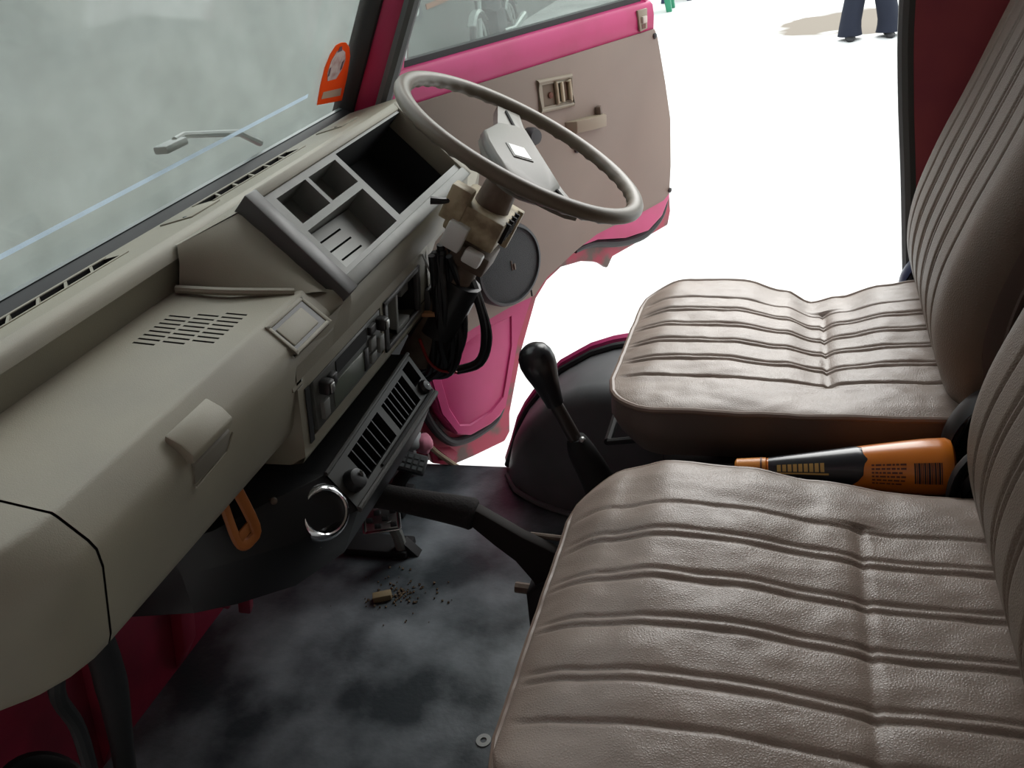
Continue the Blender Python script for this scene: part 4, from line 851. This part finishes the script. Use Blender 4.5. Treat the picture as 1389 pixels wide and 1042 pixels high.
# ================================================================== levers, pedals, small things on the floor
GL = thing('gear_lever', 'black gear lever with pear-shaped knob between the seats', 'gear lever', (-0.215, 0.93, 0.0))
g = G(); g.tube([(-0.286, 0.93, 0.440), (-0.262, 0.93, 0.375), (-0.235, 0.93, 0.30)], [0.0085, 0.0095, 0.0105], 12); g.build('stick', mat('lever_brown', (0.022, 0.016, 0.014), 0.4), GL)
kt, kb2 = V((-0.306, 0.93, 0.520)), V((-0.284, 0.93, 0.432)); kd = (kb2 - kt).normalized()
g = G(); g.lathe(kt, kd, [(0.0, 0.0), (0.010, 0.0015), (0.017, 0.006), (0.0215, 0.014), (0.0230, 0.024), (0.0215, 0.036), (0.0175, 0.052), (0.0145, 0.068), (0.0125, 0.080), (0.0118, 0.087), (0.009, 0.088)], 28); g.build('knob', mat('gloss_black_knob', (0.014, 0.014, 0.017), 0.28), GL)
g = G(); g.tube([(-0.263, 0.93, 0.385), (-0.258, 0.93, 0.365), (-0.243, 0.93, 0.325), (-0.228, 0.93, 0.27), (-0.215, 0.93, 0.10), (-0.21, 0.93, 0.0)], [0.012, 0.018, 0.0215, 0.027, 0.036, 0.042], 16, 3); g.build('boot', BLACKM, GL)
g = G(); g.lathe((-0.252, 0.923, 0.386), (-0.3, -0.6, 0.7), [(0.004, 0), (0.004, 0.004), (0.002, 0.006)], 10); g.build('boot_clip', STEEL, GL)
HB = thing('handbrake', 'black handbrake lever with foam grip beside the passenger seat', 'handbrake', (-0.29, 0.86, 0.0))
g = G(); g.tube([(-0.540, 0.86, 0.331), (-0.535, 0.86, 0.330), (-0.48, 0.86, 0.322), (-0.42, 0.86, 0.312), (-0.396, 0.86, 0.307), (-0.392, 0.86, 0.306)], [0.010, 0.0165, 0.0175, 0.020, 0.0215, 0.016], 16, 3); g.build('grip', FOAM, HB)
g = G(); g.lathe((-0.540, 0.86, 0.331), (-1, 0, 0.1), [(0.006, 0), (0.006, 0.010), (0.003, 0.012)], 12); g.build('release_button', STEEL, HB)
g = G(); g.prism([(-0.398, 0.322), (-0.385, 0.318), (-0.33, 0.280), (-0.285, 0.255), (-0.270, 0.15), (-0.31, 0.15), (-0.325, 0.205), (-0.345, 0.238), (-0.37, 0.262), (-0.398, 0.292)], (0, 0.869, 0), (1, 0, 0), (0, 0, 1), 0, 0.018); g.build('lever_arm', mat('lever_dark', (0.014, 0.011, 0.010), 0.7, spec=0.2), HB, bevel=0.003)
g = G(); g.prism([(-0.335, 0.19), (-0.25, 0.25), (-0.22, 0.0), (-0.345, 0.0)], (0, 0.877, 0), (1, 0, 0), (0, 0, 1), 0, 0.034); g.build('bracket', BLACKM, HB, bevel=0.004)
g = G(); g.tube([(-0.355, 0.862, 0.183), (-0.315, 0.862, 0.180)], 0.0075, 8); g.build('ratchet_pin', BROWNM, HB)
g = G(); g.tube([(-0.325, 0.872, 0.268), (-0.275, 0.875, 0.262)], 0.004, 8); g.build('ratchet_rod', BROWNM, HB)
# floor pedals
PD = thing('brake_pedal', 'chrome floor pedal with black rubber studs', 'pedal', (-0.70, 1.10, 0.0))
pc = V((-0.682, 1.105, 0.085)); pa_, pb2, pn2 = V((0.0, 1.0, 0.0)), V((-0.80, 0, 0.60)), V((0.60, 0, 0.80))
pa_, pb2, pn2 = V((0.93, 0.30, 0.0)).normalized(), V((-0.22, 0.70, 0.68)).normalized(), None
pn2 = pa_.cross(pb2).normalized(); pb2 = pn2.cross(pa_)
MP = Matrix((pa_, pb2, pn2)).transposed()
g = G(); g.box(pc, (0.062, 0.042, 0.010), MP); pp = g.build('pad', mat('dark_chrome', (0.55, 0.56, 0.57), 0.3, 1.0), PD, bevel=0.003)
for i in range(4):
    for j in range(3):
        if (i + j) % 2 == 0: continue
        G().box(pc + pa_ * (-0.021 + 0.014 * i) + pb2 * (-0.012 + 0.012 * j) + pn2 * 0.006, (0.011, 0.009, 0.004), MP).build('stud', BLACKM, pp, bevel=0.001)
for k, (a, b) in enumerate(((-0.031, 0), (0.031, 0))): G().box(pc + pa_ * a + pn2 * 0.004, (0.006, 0.044, 0.006), MP).build('pad_edge', CHROME, pp, bevel=0.001)
G().box(pc + pb2 * -0.021 + pn2 * 0.004, (0.062, 0.005, 0.006), MP).build('pad_edge', CHROME, pp, bevel=0.001)
g = G(); g.tube([pc + pa_ * 0.012, V((-0.665, 1.115, 0.045)), V((-0.662, 1.115, 0.0))], 0.011, 10); g.build('stem', DASHG, PD)
g = G(); g.box((-0.715, 1.125, 0.008), (0.13, 0.05, 0.016)); g.build('foot_plate', BLACKM, PD, bevel=0.004)
g = G(); g.prism([(-0.662, 0.0), (-0.632, 0.0), (-0.656, 0.03)], (0, 1.13, 0), (1, 0, 0), (0, 0, 1), 0, 0.02); g.build('stop', BLACKP, PD)
PG = thing('accelerator_pedal', 'black ribbed rubber pedal close to the far door sill', 'pedal', (-0.70, 1.28, 0.0))
gc = V((-0.695, 1.285, 0.080)); ga, gb = V((0.92, 0.15, -0.36)).normalized(), V((0.10, 0.85, 0.52)).normalized(); gn = ga.cross(gb).normalized(); gb = gn.cross(ga); MG = Matrix((ga, gb, gn)).transposed()
g = G(); g.box(gc, (0.055, 0.040, 0.016), MG); gp = g.build('pad', RUBBER, PG, bevel=0.004)
for i in range(4):
    for j in range(3): G().box(gc + ga * (-0.018 + 0.012 * i) + gb * (-0.011 + 0.011 * j) + gn * 0.008, (0.008, 0.007, 0.003), MG).build('rib', GREYRUB, gp)
g = G(); g.tube([gc - gn * 0.005, (-0.72, 1.27, 0.05), (-0.74, 1.26, 0.0)], [0.012, 0.014, 0.02], 10); g.build('stem', BLACKM, PG)
G().box((-0.73, 1.25, 0.015), (0.06, 0.08, 0.03)).build('base', BLACKM, PG, bevel=0.006)
t = thing('rag_wad', 'pale grey and pink lump wedged behind the black ribbed pedal', 'rag', (-0.715, 1.345, 0.09))
def blob(c, r, seed, m, name, par, sc=(1, 1, 1)):
    bm = bmesh.new(); bmesh.ops.create_icosphere(bm, subdivisions=3, radius=1)
    for v in bm.verts: v.co = V((v.co.x * sc[0], v.co.y * sc[1], v.co.z * sc[2])) * (r * (1 + 0.25 * noise.noise(v.co * 1.6 + V((seed, 0, 0)))))
    g = G(); g.add([V(c) + v.co for v in bm.verts], [[v.index for v in f.verts] for f in bm.faces]); bm.free(); return g.build(name, m, par, angle=80)
blob((-0.722, 1.335, 0.098), 0.026, 1, mat('rag_grey', (0.36, 0.37, 0.37), 0.8), 'grey_fold', t, (1.1, 1, .8)); blob((-0.693, 1.345, 0.086), 0.021, 2, mat('rag_pink', (0.62, 0.22, 0.30), 0.8), 'pink_fold', t, (.9, 1, 1))
g = G(); g.tube([(-0.722, 1.345, 0.08), (-0.735, 1.36, 0.0)], 0.010, 8); g.build('hanging_end', mat('rag_grey', (0, 0, 0)), t)
tag(G().lathe((-0.397, 0.751, 0.0), (0, 0, 1), [(0.0045, 0.0), (0.0105, 0.0), (0.0105, 0.002), (0.0045, 0.002), (0.0045, 0.0)], 24, caps=False).build('washer', STEEL, loc=(-0.397, 0.751, 0.0)), 'steel washer lying on the black floor mat', 'washer')
tag(G().box((-0.655, 1.0, 0.006), (0.032, 0.016, 0.012), Euler((0, 0, 0.4)).to_matrix()).build('wood_chip', mat('tan_chip', (0.20, 0.15, 0.08), 0.8), bevel=0.002, loc=(-0.655, 1.0, 0)), 'small tan chip lying in the floor dirt', 'chip')
g = G(); random.seed(3)
for k in range(110):
    a = random.uniform(0, 6.28); r = abs(random.gauss(0, 0.05)); p = V((-0.625 + r * math.cos(a) * 1.0, 1.015 + r * math.sin(a) * 0.7, 0.0015)); s = random.uniform(0.0012, 0.0035)
    g.box(p, (s, s, s), Euler((random.random(), random.random(), random.random())).to_matrix())
o = g.build('floor_dirt', mat('brown_crumbs', (0.11, 0.075, 0.045), 0.9)); o['kind'] = 'stuff'; o['label'] = 'brown dirt crumbs scattered on the black floor mat'; o['category'] = 'dirt'

# ================================================================== things out in the yard
def person(x, y, label):
    P = thing('person', label, 'person', (x, y, GZ)); b = V((x, y, GZ))
    # one skinned body: pelvis root, legs, torso, neck, arms
    J = [(0, 0, .78), (0, 0, .93), (0, 0.01, 1.12), (0, 0, 1.28), (0, -.01, 1.36),
         (.075, 0, .74), (.10, -.02, .42), (.155, .03, .06), (.17, -.06, .03),
         (-.075, 0, .74), (-.11, .02, .42), (-.155, .02, .06), (-.13, -.07, .03),
         (.14, 0, 1.24), (.19, .01, 1.0), (.20, -.05, .80), (-.14, 0, 1.24), (-.19, .01, 1.0), (-.20, -.05, .80), (.205, -.06, .74), (-.205, -.06, .74)]
    E_ = [(0, 1), (1, 2), (2, 3), (3, 4), (0, 5), (5, 6), (6, 7), (7, 8), (0, 9), (9, 10), (10, 11), (11, 12), (3, 13), (13, 14), (14, 15), (3, 16), (16, 17), (17, 18), (15, 19), (18, 20)]
    Rd = [.12, .11, .13, .09, .045, .085, .058, .036, .03, .085, .058, .036, .03, .055, .04, .03, .055, .04, .03, .026, .026]
    me = bpy.data.meshes.new('body'); me.from_pydata(J, E_, []); me.materials.append(SHIRT)
    bo = link('body', me, P); sk = bo.modifiers.new('skin', 'SKIN')
    for i, r in enumerate(Rd): me.skin_vertices[0].data[i].radius = (r, r * (0.7 if i in (0, 1, 2, 3) else 1)); me.skin_vertices[0].data[i].use_root = (i == 0)
    bo.modifiers.new('sub', 'SUBSURF').levels = 2; bo.modifiers['sub'].render_levels = 2
    # head with face
    g = G(); hc_ = b + V((0, -0.015, 1.465)); bm = bmesh.new(); bmesh.ops.create_uvsphere(bm, u_segments=24, v_segments=16, radius=1)
    g.add([hc_ + V((v.co.x * .068, v.co.y * .085, v.co.z * .105 * (1 if v.co.z > 0 else 1.0))) for v in bm.verts], [[v.index for v in f.verts] for f in bm.faces]); bm.free()
    g.lathe(hc_ + V((0, -.078, -.005)), (0, -1, -.35), [(.014, 0), (.010, .014), (.003, .02)], 8)
    for s in (-1, 1): g.lathe(hc_ + V((s * .066, 0.01, 0)), (s, 0.3, 0), [(.02, 0), (.022, .008), (.012, .012)], 10)
    hd = g.build('head', SKIN, P, angle=80)
    g = G()
    for s in (-1, 1): g.lathe(hc_ + V((s * .026, -.076, .01)), (s * .2, -1, 0), [(.009, 0), (.006, .004), (.001, .006)], 8)
    g.box(hc_ + V((0, -.076, -.045)), (.035, .01, .006)); g.build('eyes_and_mouth', INK, hd)
    g = G(); rows = []
    for i in range(8):
        ph = math.pi * 0.5 * i / 7 * 1.15
        rows.append([hc_ + V((.074 * math.sin(ph + 0.01) * math.cos(a), .012 + .088 * math.sin(ph + 0.01) * math.sin(a), .008 + .108 * math.cos(ph))) for a in [2 * math.pi * k / 20 for k in range(20)]])
    g.loft(rows); g.build('hair', HAIR, hd)
    # flared trousers and shoes
    for s, (hx, hy), (kx, ky), (fx, fy) in ((1, (.075, 0), (.10, -.02), (.158, .02)), (-1, (-.075, 0), (-.11, .02), (-.155, .02))):
        g = G(); g.tube([b + V((hx * .7, hy, .86)), b + V((hx, hy, .72)), b + V((kx, ky, .42)), b + V((fx * .97, fy, .16)), b + V((fx, fy, .035))], [.115, .110, .085, .088, .104], 20, 3); g.build('trouser_leg', TROUS, P, angle=80)
        g = G(); rows = []
        for dy, w, h in ((.06, .028, .05), (.03, .04, .07), (-.03, .04, .065), (-.09, .045, .045), (-.13, .036, .035), (-.15, .015, .02)):
            rows.append([b + V((fx + w * math.cos(a) + (0.03 if s > 0 else 0) * (-dy) * 3, fy + dy, h * 0.5 + h * 0.5 * math.sin(a))) for a in [2 * math.pi * k / 12 for k in range(12)]])
        g.loft(rows); g.build('shoe', SHOE, P, angle=80)
    for s in (-1, 1):
        for k in range(4):
            hb = b + V((s * .205, -.085 + k * .017, .715)); g = G(); ln_ = (.055, .065, .06, .048)[k]
            g.tube([hb + V((0, 0, .02)), hb + V((0, -.003, -ln_ * .5)), hb + V((-s * .01, -.006, -ln_))], [.0085, .008, .0065], 8); g.build('finger', SKIN, P)
        g = G(); hb = b + V((s * .198, -.09, .73)); g.tube([hb, hb + V((-s * .01, -.025, -.02)), hb + V((-s * .014, -.03, -.045))], [.010, .009, .007], 8); g.build('thumb', SKIN, P)
    return P
person(0.62, 8.75, 'person in dark flared trousers standing out in the pale yard')

def stool(name, label, x, y, h, m):
    S = thing(name, label, 'stool', (x, y, GZ)); b = V((x, y, GZ))
    g = G(); g.prism(rrect(-0.15, 0.15, -0.15, 0.15, 0.03), b + V((0, 0, h - 0.03)), (1, 0, 0), (0, 1, 0), 0, 0.03); g.build('seat', m, S, bevel=0.006)
    for sx in (-1, 1):
        for sy in (-1, 1):
            g = G(); p, q = b + V((sx * .12, sy * .12, h - .02)), b + V((sx * .17, sy * .17, 0))
            g.loft([[p + V((a * .045, c * .045, 0)) for a, c in ((-1, -1), (1, -1), (1, 1), (-1, 1))], [q + V((a * .034, c * .034, 0)) for a, c in ((-1, -1), (1, -1), (1, 1), (-1, 1))]]); g.build('leg', m, S, bevel=0.008)
    g = G()
    for p, q in (((-.15, -.15), (.15, -.15)), ((-.15, .15), (.15, .15)), ((-.15, -.15), (-.15, .15)), ((.15, -.15), (.15, .15))): g.tube([b + V((*p, h * .45)), b + V((*q, h * .45))], .014, 6)
    g.build('brace', m, S)
    return S
stool('plastic_stool', 'green plastic stool far off in the yard beyond the door edge', -1.66, 12.10, 0.42, GREENP)
stool('plastic_stool', 'navy plastic stool far off in the yard beyond the green stool', -1.50, 13.0, 0.40, NAVY)

# motorbike parked by the plaster wall, behind the door glass
MB = thing('motorbike', 'dark motorbike parked by the grey wall seen through the door glass', 'motorbike', (-3.1, 9.8, GZ))
mb = V((-3.1, 9.8, GZ))
MBD = mat('bike_dark', (0.05, 0.055, 0.06), 0.4); MBS = mat('bike_silver', (0.45, 0.5, 0.48), 0.4, 0.4)
for yy in (-0.55, 0.60):
    g = G(); cw = mb + V((0, yy, 0.27)); g.tube([cw + V((0, .24 * math.cos(a), .24 * math.sin(a))) for a in [2 * math.pi * k / 28 for k in range(28)]], 0.032, 8, closed=True); w_ = g.build('tyre', RUBBER, MB)
    g = G(); g.tube([cw + V((0, .205 * math.cos(a), .205 * math.sin(a))) for a in [2 * math.pi * k / 28 for k in range(28)]], 0.012, 6, closed=True)
    for k in range(10):
        a = 2 * math.pi * k / 10; g.tube([cw, cw + V((0, .2 * math.cos(a), .2 * math.sin(a)))], .004, 4)
    g.lathe(cw - V((.04, 0, 0)), (1, 0, 0), [(.035, 0), (.035, .08)], 12); g.build('rim', MBS, w_)
    g = G(); g.loft([[cw + V((dx, r_ * math.cos(a), r_ * math.sin(a))) for dx, r_ in ((-.05, .275), (-.03, .30), (.03, .30), (.05, .275), (.0, .285))] for a in [math.pi * (0.2 + 0.6 * k / 8) for k in range(9)]]); g.build('mudguard', MBS, MB)
g = G(); g.tube([mb + V((0, -.55, .27)), mb + V((0, -.42, .62)), mb + V((0, -.36, .80))], .025, 8); g.build('fork', MBS, MB)
g = G(); g.tube([mb + V((-.28, -.30, .82)), mb + V((-.08, -.36, .84)), mb + V((.08, -.36, .84)), mb + V((.28, -.30, .82))], .015, 8); g.build('handlebar', MBD, MB)
g = G(); g.lathe(mb + V((0, -.42, .72)), (0, -1, 0), [(.04, -.05), (.085, 0), (.085, .03), (.0, .045)], 16); g.build('headlamp', WHITEP, MB)
g = G(); g.loft([[mb + V((w * a, y, z + h * c)) for a, c in ((-1, -1), (1, -1), (1.0, .5), (.5, 1), (-.5, 1), (-1, .5))] for y, z, w, h in ((-.36, .60, .05, .05), (-.25, .60, .11, .10), (-.05, .58, .11, .09), (.10, .55, .08, .06))]); g.build('tank', MBD, MB, bevel=0.01)
g = G(); g.loft([[mb + V((w * a, y, z + .04 * c)) for a, c in ((-1, -1), (1, -1), (1, 1), (-1, 1))] for y, z, w in ((.0, .60, .08), (.25, .61, .12), (.55, .66, .11), (.75, .70, .07))]); g.build('saddle', RUBBER, MB, bevel=0.015)
g = G(); g.box(mb + V((0, 0.0, .36)), (.20, .34, .28)); g.build('engine', MBD, MB, bevel=0.03)
g = G(); g.tube([mb + V((.10, .0, .26)), mb + V((.13, .3, .24)), mb + V((.13, .75, .32))], [.03, .035, .045], 10); g.build('exhaust', MBS, MB)
g = G(); g.tube([mb + V((0, .6, .27)), mb + V((0, .1, .32)), mb + V((0, -.36, .72)), mb + V((0, .3, .56)), mb + V((0, .6, .27))], .02, 6); g.build('frame', MBD, MB)
g = G(); g.tube([mb + V((.06, .1, .25)), mb + V((.20, .15, 0.0))], .014, 6); g.build('kickstand', MBD, MB)
# wall banner with white lettering
BN = thing('wall_banner', 'faded green banner with white lettering on the wall seen through door glass', 'banner', (-3.595, 8.3, 0.0))
g = G(); g.box((-3.592, 8.05, 0.30), (0.012, 0.35, 0.60)); g.build('green_sheet', mat('faded_green', (0.14, 0.30, 0.13), 0.8), BN, bevel=0.003)
g = G(); g.box((-3.592, 8.62, 0.25), (0.010, 0.78, 0.36)); g.build('grey_sheet', mat('banner_grey', (0.12, 0.14, 0.145), 0.8), BN, bevel=0.003)
g = G(); g.box((-3.592, 9.5, 0.16), (0.010, 0.7, 0.05)); g.build('orange_strip', mat('faded_orange', (0.5, 0.22, 0.12), 0.8), BN)
cu = bpy.data.curves.new('lettering', 'FONT'); cu.body = 'uno'; cu.size = 0.34; cu.extrude = 0.004; cu.align_x = 'CENTER'
tx = bpy.data.objects.new('lettering', cu); COL.objects.link(tx); tx.rotation_euler = (math.pi / 2, 0, math.pi / 2)
bpy.context.view_layer.update(); dg = bpy.context.evaluated_depsgraph_get(); me = bpy.data.meshes.new_from_object(tx.evaluated_get(dg)); bpy.data.objects.remove(tx)
me.materials.clear(); me.materials.append(WHITEP)
lt = link('lettering', me, BN); lt.location = V((-3.580, 8.66, 0.12)) - BN.location; lt.rotation_euler = (math.pi / 2, 0, math.pi / 2)
bpy.context.view_layer.update()
